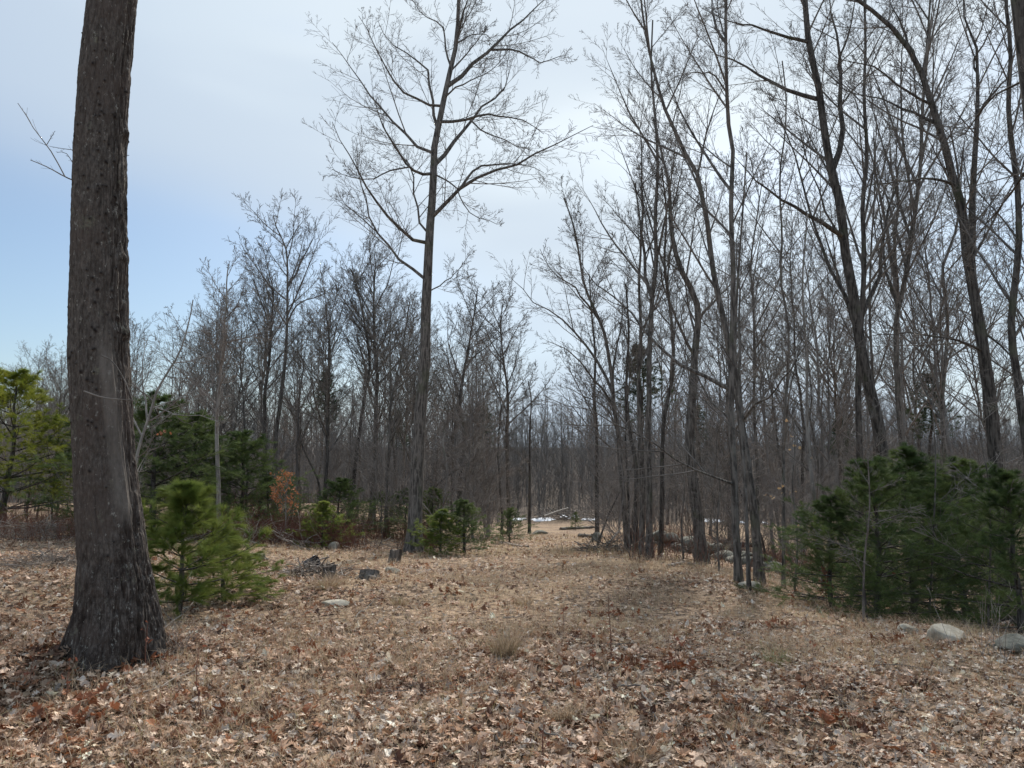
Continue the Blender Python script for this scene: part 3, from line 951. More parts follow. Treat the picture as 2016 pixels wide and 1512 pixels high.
hero("broad_bare_tree", "wide-based grey-brown trunk at the clearing's right crest with a Y fork above", "tree",
     [(1383, 1108), (1374, 1024), (1361, 920), (1358, 850), (1363, 782), (1368, 695), (1375, 626), (1370, 590), (1354, 556), (1340, 530), (1333, 511), (1320, 440), (1318, 370), (1300, 290), (1285, 230)],
     24, 3, U(14, 0.45, 34, 0.26), limbs=[
         ([(1375, 632), (1392, 606), (1413, 587), (1440, 560), (1475, 520)], 7, 2, 1),
         ([(1360, 700), (1335, 640), (1318, 590), (1300, 545), (1290, 470)], 7, 2, -1)],
     seed=15, rmin=0.004)
hero("slender_bare_tree", "grey-barked tree with pale flat face, fourth of the close row of five at the crest", "tree",
     [(1278, 1097), (1278, 954), (1274, 850), (1278, 817), (1278, 712), (1285, 574), (1292, 521), (1290, 430), (1295, 330), (1290, 230), (1282, 140), (1285, 40)],
     14, 3, U(14, 0.4, 30, 0.26), limbs=[([(1281, 590), (1272, 550), (1267, 504), (1264, 400), (1262, 300), (1250, 200)], 8, 2, 0.8)],
     seed=16, rmin=0.004)
hero("slender_bare_tree", "reddish dark stem close on the left of the pale-faced tree", "tree",
     [(1262, 1093), (1264, 989), (1260, 885), (1259, 834), (1257, 747), (1262, 660), (1258, 560), (1262, 460), (1250, 360)],
     11, 3, U(12, 0.4, 34, 0.24), seed=17, rmin=0.004)
hero("slender_bare_tree", "dark stem between the reddish stem and the left-leaning branched tree", "tree",
     [(1250, 1089), (1253, 954), (1250, 900), (1240, 851), (1233, 760), (1238, 660), (1232, 560)],
     10, 3, U(12, 0.4, 34, 0.22), seed=18, rmin=0.004, mat=M_BARKD)
hero("branched_bare_tree", "leaning tree whose long limbs sweep far left into the sky gap above the path", "tree",
     [(1237, 1086), (1229, 1000), (1222, 920), (1217, 850), (1208, 800), (1205, 747), (1191, 660), (1180, 630), (1170, 608), (1150, 560), (1140, 500), (1128, 440), (1110, 390)],
     12, 2.5, U(9, 0.62, 30, 0.2), limbs=[
         ([(1205, 775), (1197, 745), (1174, 712), (1149, 674), (1118, 640), (1087, 615), (1052, 598), (1028, 567), (1007, 549)], 7, 2, 1),
         ([(1207, 800), (1180, 760), (1156, 730), (1132, 702), (1110, 685), (1076, 671)], 6, 2, -1),
         ([(1180, 635), (1150, 590), (1135, 567), (1104, 546), (1080, 525), (1063, 490)], 5, 2, -1),
         ([(1205, 760), (1210, 700), (1222, 640), (1225, 570)], 6, 2, 1),
         ([(1217, 850), (1190, 800), (1150, 780), (1110, 760)], 4, 1.5, 1)],
     seed=19, rmin=0.004)
hero("slender_bare_tree", "dark stem at the right end of the close row of five at the crest", "tree",
     [(1300, 1092), (1303, 1000), (1305, 850), (1312, 799), (1323, 747), (1326, 678), (1318, 600), (1308, 520), (1312, 420), (1302, 330)],
     10, 3, U(13, 0.4, 34, 0.26), seed=20, rmin=0.004, mat=M_BARKD)
hero("slender_bare_tree", "dark straight trunk standing alone on the right side of the path beside the square rock", "tree",
     [(1176, 1064), (1175, 960), (1175, 850), (1170, 780), (1172, 700), (1165, 620), (1160, 540)],
     9, 2.5, U(14, 0.4, 36, 0.28), seed=21, rmin=0.006, mat=M_BARKD)
hero("slender_bare_tree", "smooth Y-forked tree seen between the straight grey tree and the wavy stem", "tree",
     [(1492, 1010), (1490, 900), (1484, 800), (1486, 712), (1483, 598), (1478, 520), (1490, 430), (1500, 360)],
     8, 2, U(14, 0.35, 34, 0.3), d=22, seed=22, rmin=0.006)

# --- traced hardwoods of the middle and left
hero("tall_bare_tree", "tallest of the left-hand woodland trees, its open crown standing above the others", "tree",
     [(536, 1035), (540, 940), (544, 851), (551, 799), (561, 712), (565, 643), (566, 567), (565, 504), (558, 476), (545, 450), (538, 425)],
     11, 2, [(13, 0.62, 0.97, 42, 0.30, 0.10, 0.1, 0.011, 0.4)] + UPL[1:], limbs=[
         ([(566, 565), (582, 539), (599, 504), (617, 469), (622, 440)], 5, 2, 1.0),
         ([(565, 640), (585, 600), (620, 585), (650, 575)], 4, 2, -1)],
     d=27, seed=31, rmin=0.006)
hero("slender_bare_tree", "dark twin of the tallest left-hand woodland tree, just left of it and lower", "tree",
     [(516, 1035), (519, 960), (523, 886), (521, 782), (530, 712), (535, 626), (538, 574), (530, 540)],
     11, 2, [(18, 0.5, 0.97, 34, 0.34, 0.06, 0.1, 0.011, 0.4)] + UPL[1:], d=28, seed=32, rmin=0.006, mat=M_BARKD)
hero("pale_sapling_tree", "pale smooth-barked beech standing in front of the dark pine thicket", "tree",
     [(430, 1030), (430, 960), (427, 880), (427, 817), (433, 747), (440, 650), (446, 600), (446, 556), (450, 520)],
     10, 2, [(16, 0.35, 0.97, 55, 0.28, 0.10, 0.13, 0.011, 0.4)] + UPL[1:], d=19, seed=33, rmin=0.004, mat=M_PALE, tmat=M_TWIGP)
hero("crooked_bare_sapling", "crooked pale forked sapling touching the right side of the huge foreground trunk", "sapling",
     [(262, 1060), (258, 980), (266, 917), (276, 872), (290, 830), (300, 800), (308, 771), (332, 730), (356, 688), (373, 629), (380, 590)],
     9, 2, [(10, 0.3, 0.95, 60, 0.24, 0.08, 0.14, 0.010, 0.4)] + TW, limbs=[
         ([(280, 860), (252, 800), (255, 760), (245, 715), (240, 660)], 4, 1.5, 0.4),
         ([(300, 805), (340, 790), (380, 771), (430, 755)], 3, 1.2, 0.8),
         ([(304, 803), (340, 815), (400, 820), (430, 830)], 2.5, 1.2, -0.8),
         ([(292, 830), (280, 740), (283, 690), (283, 665)], 4, 1.5, 0.5)],
     d=9.5, seed=34, rmin=0.0022, mat=M_PALE, tmat=M_TWIGP)
hero("slender_bare_tree", "dark fan-crowned tree, nearest big left neighbour of the tall single hardwood", "tree",
     [(729, 1037), (735, 960), (740, 885), (740, 817), (743, 730), (738, 678), (736, 600), (738, 540), (740, 510)],
     12, 2, [(20, 0.45, 0.97, 36, 0.36, 0.05, 0.09, 0.011, 0.4)] + UPL[1:], seed=35, rmin=0.006)
hero("slender_bare_tree", "dark leaning tree at the left shoulder of the wide fan-crowned one", "tree",
     [(690, 1010), (703, 886), (720, 765), (728, 723), (720, 650), (702, 560), (690, 530)],
     9, 2, [(18, 0.5, 0.97, 32, 0.34, 0.05, 0.09, 0.011, 0.4)] + UPL[1:], d=31, seed=36, rmin=0.0065, mat=M_BARKD)
hero("slender_bare_tree", "thin dark stem right of the wide fan-crowned tree and parallel to it", "tree",
     [(758, 1041), (762, 950), (767, 885), (770, 800), (790, 700), (800, 640), (805, 600)],
     6, 2, [(16, 0.35, 0.97, 36, 0.30, 0.05, 0.1, 0.011, 0.4)] + UPL[1:], d=26, seed=37, rmin=0.0055)
hero("slender_bare_tree", "straight trunk with lean narrow crown in front of the far dark pine top", "tree",
     [(640, 960), (645, 886), (648, 747), (650, 688), (645, 640), (640, 600)],
     8, 2, [(16, 0.4, 0.97, 38, 0.30, 0.06, 0.1, 0.011, 0.4)] + UPL[1:], d=30, seed=38, rmin=0.0065, mat=M_BARKD)
hero("crooked_bare_tree", "crooked trunk just right of the tall single hardwood, bending at mid height", "tree",
     [(904, 989), (908, 940), (913, 902), (913, 850), (905, 800), (912, 740), (920, 700), (928, 650), (935, 610), (940, 570)],
     12, 2, [(20, 0.4, 0.97, 40, 0.30, 0.05, 0.12, 0.011, 0.4)] + UPL[1:], d=32, seed=39, rmin=0.0065, mat=M_BARKD)
hero("slender_bare_tree", "slim tree with a rounded crown standing left of the sky gap over the path", "tree",
     [(1003, 1040), (1000, 950), (998, 860), (1000, 780), (990, 700), (985, 640), (990, 600)],
     9, 2, [(22, 0.35, 0.97, 38, 0.34, 0.05, 0.1, 0.011, 0.4)] + UPL[1:], d=34, seed=40, rmin=0.007)
hero("slender_bare_tree", "thin dark pole at the left edge of the path beside the snow patch", "tree",
     [(1042, 1051), (1043, 950), (1043, 850), (1046, 790), (1040, 750)],
     6, 2, [(14, 0.3, 0.97, 45, 0.22, 0.05, 0.12, 0.010, 0.4)] + UPL[1:], seed=41, rmin=0.006, mat=M_BARKD)
hero("pale_sapling_tree", "pale twiggy sapling with drooping side branches between the low pines left of the path", "sapling",
     [(960, 1058), (962, 989), (951, 885), (955, 820), (962, 770)],
     8, 2, [(22, 0.15, 0.97, 62, 0.38, 0.02, 0.14, 0.010, 0.5)] + UPL[1:], seed=42, rmin=0.0055, mat=M_PALE, tmat=M_TWIGP)
hero("pale_sapling_tree", "short pale twiggy sapling directly right of the tall single hardwood's foot", "sapling",
     [(868, 1060), (873, 1000), (880, 930), (872, 870), (880, 810)],
     5, 2, [(20, 0.15, 0.97, 60, 0.40, 0.03, 0.14, 0.010, 0.5)] + UPL[1:], seed=43, rmin=0.0055, mat=M_PALE, tmat=M_TWIGP, d=22)

for i, (pts, lab, w, dd) in enumerate([
        ([(846, 985), (856, 960), (880, 938), (906, 921), (938, 903)], "dark dead stem leaning right across the crooked trunk's foot", 5, 25),
        ([(628, 955), (612, 915), (598, 885), (588, 850)], "dark dead stem leaning left beside the orange-leaved sapling's background", 5, 29),
        ([(1180, 1062), (1200, 1010), (1222, 965), (1240, 930)], "bare dead pole leaning right into the row of five", 4, 22),
        ([(1500, 1060), (1472, 1000), (1440, 930), (1420, 880)], "dead pole leaning left behind the leaning twin-stemmed tree", 5, 19)]):
    hero("leaning_dead_stem", lab, "dead stem", pts, w, 2, [(4, 0.4, 0.97, 45, 0.2, 0.02, 0.12, 0.008, 0.4), (4, 0.2, 1.0, 40, 0.4, 0.02, 0.14)],
         d=dd, seed=90 + i, rmin=0.004, mat=M_BARKD, fl=0.1)

# --- long low beech saplings reaching across the right-hand trees
for i, (pts, lab, dd) in enumerate([
        ([(1700, 1190), (1702, 1100), (1712, 1000), (1708, 900), (1700, 820)], "thin beech sapling poking up through the left part of the right-hand pines", 8.2),
        ([(1946, 1200), (1950, 1080), (1946, 950), (1930, 860), (1925, 780)], "bent beech sapling reaching over the right end of the dark pines", 8.8),
        ([(1830, 1200), (1838, 1050), (1842, 900), (1836, 800), (1840, 720)], "beech sapling with long level twigs over the middle of the dark pines", 10.5),
        ([(1565, 1150), (1570, 1060), (1560, 960), (1565, 880), (1560, 820)], "beech sapling holding a few tan leaves beside the thin wavy stem", 12.0),
        ([(1415, 1105), (1412, 1030), (1418, 960), (1410, 900), (1412, 840)], "twiggy beech sapling between the wide-based trunk and the straight grey tree", 15.0),
        ([(1345, 1090), (1342, 1030), (1348, 960), (1340, 900)], "low twiggy sapling between the row of five and the wide-based trunk", 17.0)]):
    hero("beech_sapling", lab, "sapling", pts, 4.5, 1.5,
         [(14, 0.2, 0.97, 62, 0.36, 0.02, 0.12, 0.0045, 0.4), (9, 0.1, 1.0, 45, 0.34, 0.03, 0.16), (5, 0.1, 1.0, 42, 0.4, 0.02, 0.2)],
         d=dd, seed=60 + i, rmin=0.0022, mat=M_BARK, tmat=M_TWIGP if i in (1, 3) else M_TWIG, fl=0.2)

# ------------------------------------------------------------------ woodland trees copied from a few kinds
def proto(seed, H, kind):
    rng = np.random.default_rng(seed + 200)
    k = 20
    z = np.linspace(-0.15, H, k)
    bend = np.cumsum(rng.normal(0, 0.045 * H / 12, (k, 2)), 0) + np.outer(z / H, rng.normal(0, 0.5, 2))
    P = np.stack([bend[:, 0] - bend[0, 0], bend[:, 1] - bend[0, 1], z], 1)
    r0 = {"fan": 0.085, "narrow": 0.075, "pole": 0.065, "brush": 0.03}[kind] * H / 12
    R = flare(P, r0 * (1 - 0.9 * (z.clip(0) / H) ** 0.9), 0.3)
    lv = {"fan": [(18, 0.32, 0.97, 34, 0.42, 0.05, 0.08, 0.009, 0.5), (9, 0.12, 1.0, 34, 0.46, 0.06, 0.10, 0.008), (6, 0.12, 1.0, 38, 0.46, 0.03, 0.14), (4, 0.15, 1.0, 38, 0.5, 0.02, 0.17)],
          "narrow": [(24, 0.3, 0.97, 42, 0.26, 0.06, 0.09, 0.009, 0.5), (8, 0.12, 1.0, 36, 0.46, 0.06, 0.11, 0.008), (6, 0.12, 1.0, 38, 0.46, 0.03, 0.14), (3, 0.15, 1.0, 38, 0.5, 0.02, 0.18)],
          "pole": [(26, 0.18, 0.97, 58, 0.20, 0.06, 0.13, 0.010, 0.4), (6, 0.12, 0.98, 40, 0.42, 0.05, 0.15), (5, 0.12, 1.0, 38, 0.5, 0.04, 0.18)],
          "brush": [(30, 0.03, 0.97, 38, 0.5, 0.07, 0.12, 0.008, 0.5), (6, 0.12, 0.98, 38, 0.45, 0.05, 0.16), (5, 0.12, 1.0, 38, 0.5, 0.04, 0.2)]}[kind]
    t, c, _ = tree_mesh(rng, P, R, lv, None, None, trunk_sides=8, k_l1=8, rmin=0.0055 if kind != "brush" else 0.004)
    return t, c


def make_proto(seed, H, kind, mat, tmat):
    t, c = proto(seed, H, kind)
    e = empty("bare_tree" if kind != "brush" else "bare_shrub", (0, 0, 0), "x", "tree" if kind != "brush" else "shrub")
    mesh_np("trunk" if kind != "brush" else "stem", *t, mat, e)
    mesh_np("crown", *c, tmat, e)
    return e, H, kind


PROTO = [make_proto(1, 12, "fan", M_BARK, M_TWIG), make_proto(2, 12, "fan", M_BARKD, M_TWIG), make_proto(3, 12, "narrow", M_BARK, M_TWIG),
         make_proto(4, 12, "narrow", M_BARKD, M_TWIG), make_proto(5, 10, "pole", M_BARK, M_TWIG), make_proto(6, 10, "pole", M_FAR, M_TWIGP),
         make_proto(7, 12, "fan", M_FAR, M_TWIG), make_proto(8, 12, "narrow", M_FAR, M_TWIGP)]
BRUSH = [make_proto(11, 3.0, "brush", M_BARK, M_TWIGP), make_proto(12, 3.0, "brush", M_FAR, M_TWIGP), make_proto(13, 3.0, "brush", M_BARK, M_TWIG)]
used = set()


def place(pr, x, y, h, rz, label, group, wide=1.0):
    e, H, kind = pr
    s = h / H
    loc = (x, y, float(gz(x, y)))
    sc = (s * wide, s * wide, s)
    if e.name not in used:
        used.add(e.name)
        e.location, e.rotation_euler, e.scale = loc, (0, 0, rz), sc
        e["label"], e["group"] = label, group
        return e
    return copy_thing(e, loc, rz, sc, label, group)


SKY_U = [-60, 0, 130, 260, 350, 440, 520, 600, 660, 700, 760, 830, 900, 950, 1010, 1060, 1080, 1110, 1140, 1200, 1300, 1450, 1600, 1800, 2016, 2100]
SKY_V = [700, 700, 680, 600, 590, 560, 540, 560, 560, 520, 530, 580, 570, 570, 610, 690, 770, 745, 640, 560, 470, 420, 380, 330, 300, 300]
REG = [(150, "bare tree in the distant wood seen left of the huge foreground trunk", "bare trees left of the huge trunk"),
       (480, "grey bare tree in the wood behind the dark pine thicket", "bare trees behind the pine thicket"),
       (700, "bare tree in the wood around the tallest left-hand tree", "bare trees around the tallest left tree"),
       (860, "bare tree in the wood behind the tall single hardwood", "bare trees behind the tall single hardwood"),
       (1060, "bare tree in the wood between the tall single hardwood and the path", "bare trees left of the path"),
       (1190, "short bare tree in the wood where the path ends", "bare trees at the end of the path"),
       (1420, "bare tree in the wood behind the crest's row of five", "bare trees behind the row of five"),
       (1660, "bare tree in the wood behind the twin-stemmed tree and its neighbours", "bare trees behind the twin-stemmed tree"),
       (9999, "bare tree in the wood behind the dark right-hand pines", "bare trees behind the right-hand pines")]


def region(u):
    for lim, lab, g in REG:
        if u < lim: return lab, g


rng = np.random.default_rng(77)
spots, wood = [], []
for i in range(135):
    for _ in range(40):
        u = rng.uniform(-90, 2110)
        d = rng.uniform(21, 62) if i % 3 else rng.uniform(21, 38)
        x = (u - 1008) / FPX * d
        if 990 < u < 1215 and d < 58: continue                  # the path stays open
        if u < 1250 and d < 24: continue
        if u > 1250 and d < 27: continue
        if u > 1180 and rng.random() < 0.55: continue
        if all((x - a) ** 2 + (d - b) ** 2 > 1.6 ** 2 for a, b in spots): break
    spots.append((x, d))
    topv = np.interp(u, SKY_U, SKY_V) + abs(rng.normal(0, 105)) + (40 if rng.random() < 0.4 else 0)
    h = at(u, topv, d)[2] - float(gz(x, d))
    h = min(max(h, 3.0), 16.0)
    pi = int(rng.integers(len(PROTO)))
    wood.append(dict(u=u, x=x, d=d, h=h, pi=pi, rz=rng.uniform(0, 6.28)))
FORM = ["fan-crowned brown-barked", "fan-crowned dark-barked", "narrow brown-barked", "narrow dark-barked", "whippy brown-stemmed", "whippy pale-stemmed", "fan-crowned grey-barked", "narrow grey-barked"]
byreg = {}
for w in wood:
    byreg.setdefault(region(w["u"])[1], []).append(w)
for g, ws in byreg.items():
    for w in ws:
        lab = region(w["u"])[0]
        w["lab"], w["g"] = FORM[w["pi"]] + " " + lab.replace("grey ", "").replace("short ", ""), g
    for key, fn, rev in (("tallest", lambda w: w["h"] - 0.04 * w["d"], True), ("lowest", lambda w: w["h"], False), ("nearest", lambda w: w["d"], False),
                         ("farthest", lambda w: w["d"], True), ("leftmost", lambda w: w["u"], False), ("rightmost", lambda w: w["u"], True)):
        w = sorted(ws, key=fn, reverse=rev)[0]
        if "sp" not in w:
            w["sp"] = 1
            w["lab"] = key + " of the " + g + ", a " + FORM[w["pi"]] + " tree"
for w in wood:
    place(PROTO[w["pi"]], w["x"], w["d"], w["h"], w["rz"], w["lab"], w["g"], 1.0 if w["h"] > 9 else 1.15)

BREG = [(480, "twiggy grey shrub among the pines at the left edge of the clearing", "shrubs at the left edge"),
        (820, "twiggy grey shrub at the wood's edge left of the tall single hardwood", "shrubs left of the tall hardwood"),
        (1100, "twiggy grey shrub at the wood's edge right of the tall single hardwood", "shrubs right of the tall hardwood"),
        (1500, "twiggy grey shrub among the trunks right of the path", "shrubs right of the path"),
        (9999, "twiggy grey shrub growing behind the right-hand pines", "shrubs behind the right-hand pines")]
shr = []
for i in range(95):
    for _ in range(30):
        u = rng.uniform(200, 2050)
        d = rng.uniform(19.5, 42) if u < 1180 else rng.uniform(14, 42)
        if 1000 < u < 1190: continue
        x = (u - 1008) / FPX * d
        if d < 21 and 500 < u < 900: continue
        break
    for lim, lab, g in BREG:
        if u < lim: break
    h = rng.uniform(1.3, 4.2)
    size = "low" if h < 2.2 else "tall" if h > 3.3 else "middling"
    shr.append(dict(u=u, x=x, d=d, h=h, pi=i % 3, rz=rng.uniform(0, 6.28), lab=size + " " + lab, g=g))
for g in sorted({w["g"] for w in shr}):
    ws = [w for w in shr if w["g"] == g]
    for key, fn, rev in (("leftmost", lambda w: w["u"], False), ("rightmost", lambda w: w["u"], True), ("nearest", lambda w: w["d"], False), ("largest", lambda w: w["h"] / w["d"], True)):
        w = sorted(ws, key=fn, reverse=rev)[0]
        if "sp" not in w:
            w["sp"] = 1
            w["lab"] = key + " of the twiggy grey " + g
for w in shr:
    place(BRUSH[w["pi"]], w["x"], w["d"], w["h"], w["rz"], w["lab"], w["g"])


def build_far_wood():
    rng = np.random.default_rng(9)
    parts = []
    for n, y0, y1, h0, h1, sub in ((620, 60, 105, 6, 13, 10), (1000, 95, 240, 9, 15, 6)):
        y = np.sqrt(rng.uniform(y0 ** 2, y1 ** 2, n))
        x = rng.uniform(-1, 1, n) * (0.78 * y + 6)
        u = x / y * FPX + 1008
        keep = (np.abs(u - 1090) > 45) | (y > 65)
        x, y = x[keep], y[keep]
        n = len(x)
        h = rng.uniform(h0, h1, n)
        if y0 < 90: h = np.minimum(h, 13)
        k = 8
        z = np.linspace(0, 1, k)
        P = np.zeros((n, k, 3))
        wob = np.cumsum(rng.normal(0, 0.12, (n, k, 2)), 1)
        P[..., 0] = x[:, None] + wob[..., 0]
        P[..., 1] = y[:, None] + wob[..., 1]
        P[..., 2] = gz(x, y)[:, None] - 0.2 + h[:, None] * z
        r = (h * 0.0075)[:, None] * rng.uniform(0.6, 1.3, (n, 1))
        R = r * (1 - 0.85 * z)[None]
        parts.append(tubes(P, R, 4))
        w = 0.012 if y0 < 90 else 0.02
        A, AR = kids(rng, P, R, 22, 0.12, 0.98, 42, 0.27, 5, 0.09, 0.12, w, 0.011)
        parts.append(tubes(A, AR, 3))
        B, BR = kids(rng, A, AR, sub, 0.1, 1.0, 38, 0.45, 3, 0.06, 0.14, w * 0.85, 0.01)
        parts.append(tubes(B, BR, 3))
    # low undergrowth beneath
    n = 15000
    y = np.sqrt(rng.uniform(45 ** 2, 210 ** 2, n))
    x = rng.uniform(-1, 1, n) * (0.78 * y + 6)
    u = x / y * FPX + 1008
    keep = (np.abs(u - 1100) > 75) | (y > 61)
    x, y = x[keep], y[keep]
    n = len(x)
    P = np.zeros((n, 4, 3))
    lean = rng.normal(0, 0.35, (n, 2))
    h = rng.uniform(1.2, 5.5, n)
    for j in range(4):
        P[:, j, 0] = x + lean[:, 0] * j * 0.5
        P[:, j, 1] = y + lean[:, 1] * j * 0.5
        P[:, j, 2] = gz(x, y) - 0.1 + h * j / 3
    R = np.full((n, 4), 0.02) * np.linspace(1, 0.4, 4)[None]
    parts.append(tubes(P, R, 3))
    A, AR = kids(rng, P, R, 9, 0.1, 1.0, 38, 0.5, 3, 0.08, 0.15, 0.010, 0.008)
    parts.append(tubes(A, AR, 3))
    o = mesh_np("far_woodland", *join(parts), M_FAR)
    tag(o, "hazy grey mass of bare woodland beyond the end of the path", "woodland", kind="stuff")


build_far_wood()

# ------------------------------------------------------------------ conifers
def pine_mesh(seed, H, spread, amax=48, at0=0.5, bt0=0.35, whorls=9, per=5, sub=7, needles=22, nl=0.09, nw=0.0028, upt=0.12, z0=0.06, twigs=3, prof=None):
    rng = np.random.default_rng(seed + 900)
    k = 14
    z = np.linspace(-0.08, H, k)
    P = np.stack([np.cumsum(rng.normal(0, 0.006 * H, k)), np.cumsum(rng.normal(0, 0.006 * H, k)), z], 1)
    P[:, :2] -= P[0, :2]
    R = 0.017 * H * (1 - 0.92 * (z.clip(0) / H)) + 0.003
    hz = z0 + ((0.88 if whorls < 8 else 0.93) - z0) * (np.arange(whorls) / (whorls - 1)) ** 0.9
    BP, BR = [], []
    kk = 8
    for wi, t in enumerate(hz):
        n = per if t < 0.9 else 4
        for b in range(n):
            a = 2 * PI * b / n + rng.uniform(-0.4, 0.4) + wi * 1.1
            pr = np.interp(t, [0, 0.15, 0.35, 0.6, 0.8, 0.93], [0.8, 1.0, 0.92, 0.62, 0.36, 0.16]) if prof is None else np.interp(t, *prof)
            L = spread * pr * rng.uniform(0.55, 1.2)
            el = math.radians(np.interp(t, [0, 0.5, 0.9, 1], [5, 22, 42, 52]) + rng.uniform(-8, 8))
            d = np.array([math.cos(a) * math.cos(el), math.sin(a) * math.cos(el), math.sin(el)])
            p = np.array([np.interp(t * H, z, P[:, 0]), np.interp(t * H, z, P[:, 1]), t * H])
            pts = [p]
            for j in range(kk - 1):
                d = d + np.array([0, 0, upt]) * (j / kk) + rng.normal(0, 0.05, 3)
                d /= np.linalg.norm(d)
                pts.append(pts[-1] + d * L / (kk - 1))
            BP.append(pts)
            BR.append(np.linspace(0.011 * L + 0.002, 0.002, kk))
    A, AR = np.array(BP), np.array(BR)
    wood = [tubes(P[None], R[None], 8), tubes(A, AR, 4)]
    B, BRr = kids(rng, A, AR, sub, 0.12, 1.0, 50, 0.42, 5, 0.04, 0.09, 0.0016, 0.008, 0.55, flat=0.75)
    Cc, CR = kids(rng, B, BRr, twigs, 0.2, 1.0, 42, 0.6, 4, 0.04, 0.10, 0.0012, 0.008, flat=0.6)
    wood += [tubes(B, BRr, 3), tubes(Cc, CR, 3)]
    # top leader also carries needles
    lead = resample(P[int(k * 0.8):], 5)[None]
    axes = []
    for Q, t0, m in ((A, at0, 4), (B, bt0, 5), (Cc, bt0 * 0.7, 4), (lead, 0.0, 14)):
        n, kq = Q.shape[:2]
        t = (t0 + (1 - t0) * (np.tile(np.arange(m), n) + rng.random(n * m)) / m) * (kq - 1)
        i = np.clip(t, 0, kq - 1.001).astype(int)
        pi = np.repeat(np.arange(n), m)
        fr = (np.clip(t, 0, kq - 1.001) - i)[:, None]
        pos = Q[pi, i] * (1 - fr) + Q[pi, i + 1] * fr
        T = Q[pi, i + 1] - Q[pi, i]
        axes.append((pos, T / (np.linalg.norm(T, axis=1, keepdims=True) + 1e-9)))
    pos = np.concatenate([a for a, _ in axes])
    T = np.concatenate([b for _, b in axes])
    n = len(pos)
    pos = np.repeat(pos, needles, 0)
    T = np.repeat(T, needles, 0)
    rv = rng.normal(size=(n * needles, 3))
    Nn = rv - (rv * T).sum(1, keepdims=True) * T
    Nn /= np.linalg.norm(Nn, axis=1, keepdims=True)
    a = np.radians(rng.uniform(8, amax, (n * needles, 1)))
    d = T * np.cos(a) + Nn * np.sin(a)
    side = np.cross(d, rng.normal(size=d.shape))
    side /= np.linalg.norm(side, axis=1, keepdims=True) + 1e-9
    pos = pos + T * rng.uniform(-0.5, 0.5, (n * needles, 1)) * nl * 0.6
    L = nl * rng.uniform(0.7, 1.15, (n * needles, 1))
    V = np.stack([pos - side * nw / 2, pos + side * nw / 2, pos + d * L + np.array([0, 0, -0.12]) * L], 1).reshape(-1, 3)
    F = np.arange(len(V)).reshape(-1, 3)
    return join(wood), (V, F)


def pine(name, label, u, v, top_v, d=None, pr=None, rz=0.0, cat="pine tree", group=None, wide=1.0):
    if d is None:
        p = gp(u, v)
    else:
        p = at(u, v, d)
        p[2] = gz(p[0], p[1])
    h = at(u, top_v, p[1])[2] - p[2]
    e, H = pr
    s = h / H
    sc = (s * wide, s * wide, s)
    if e.name not in used:
        used.add(e.name)
        e.name = name
        used.add(e.name)
        e.location, e.rotation_euler, e.scale = tuple(p), (0, 0, rz), sc
        tag(e, label, cat, group)
        return e
    c = copy_thing(e, tuple(p), rz, sc, label, group)
    c.name = name
    if group is None and "group" in c: del c["group"]
    return c


def pine_proto(mat, seed, H, spread, **kw):
    w, nd = pine_mesh(seed, H, spread, **kw)
    e = empty("pine_tree", (0, 0, 0), "x", "pine tree")
    mesh_np("trunk", *w, M_BARKD, e)
    mesh_np("crown", *nd, mat, e, smooth=False)
    return e, H


PB = pine_proto(M_NEEDB, 1, 3.8, 2.0, whorls=11, per=5, sub=10, needles=11, nl=0.11, nw=0.0045, z0=0.12, upt=0.10)
PS = pine_proto(M_NEEDM, 8, 1.45, 0.74, whorls=9, per=5, sub=8, needles=20, nl=0.105, nw=0.0027, z0=0.10, twigs=1, upt=0.16, amax=38, at0=0.6, bt0=0.45)
PD1 = pine_proto(M_NEED, 3, 3.4, 1.8, whorls=11, per=5, sub=10, needles=13, nl=0.105, nw=0.0034, z0=0.05, upt=0.08)
PD2 = pine_proto(M_NEED, 4, 3.4, 1.6, whorls=10, per=5, sub=10, needles=13, nl=0.105, nw=0.0034, z0=0.10, upt=0.10)
PY = pine_proto(M_NEEDM, 5, 1.6, 0.8, whorls=9, per=5, sub=7, needles=13, nl=0.085, nw=0.0045, z0=0.02, twigs=2, upt=0.15)
PT = pine_proto(M_NEEDF, 6, 10, 2.8, whorls=10, per=4, sub=7, needles=7, nl=0.18, nw=0.014, z0=0.6, twigs=2, upt=0.05)

pine("young_pine", "small bright green pine growing right beside the huge foreground trunk", 352, 1212, 955, pr=PS, rz=0.4, wide=1.25)
pine("young_pine", "low leaning green pine sprig at the right of the small bright pine", 440, 1186, 1058, pr=PS, rz=2.0, wide=2.1)
pine("pine_tree", "large yellow-green pine at the left edge, sunlit through", 6, 1040, 728, pr=PB, rz=0.9, wide=1.3)
G = "dark pines forming the thicket behind the huge trunk"
pine("pine_tree", "broad dark pine forming the left part of the thicket behind the huge trunk", 300, 1035, 775, d=19.5, pr=PD1, rz=1, wide=1.35, group=G)
pine("pine_tree", "dark pine in the middle of the thicket, left of the pale beech", 375, 1030, 815, d=20.5, pr=PD2, rz=2, wide=1.5, group=G)
pine("pine_tree", "dark pine at the right end of the thicket, right of the pale beech", 470, 1030, 850, d=21.5, pr=PD1, rz=3, wide=1.5, group=G)
pine("pine_tree", "dark pine showing between the yellow-green pine and the huge trunk", 165, 1030, 795, d=24, pr=PD2, rz=4, wide=1.35, group=G)
pine("pine_tree", "low dark pine left of the orange-leaved sapling", 525, 1035, 938, d=23, pr=PD2, rz=5, wide=1.5)
pine("pine_tree", "dark bushy pine right of the orange-leaved sapling", 668, 1045, 942, pr=PD1, rz=5.5, wide=1.7, d=22)
pine("young_pine", "light green low pine in front of the dark bushy one", 634, 1066, 988, pr=PY, rz=1.3, d=19.0, wide=1.35)
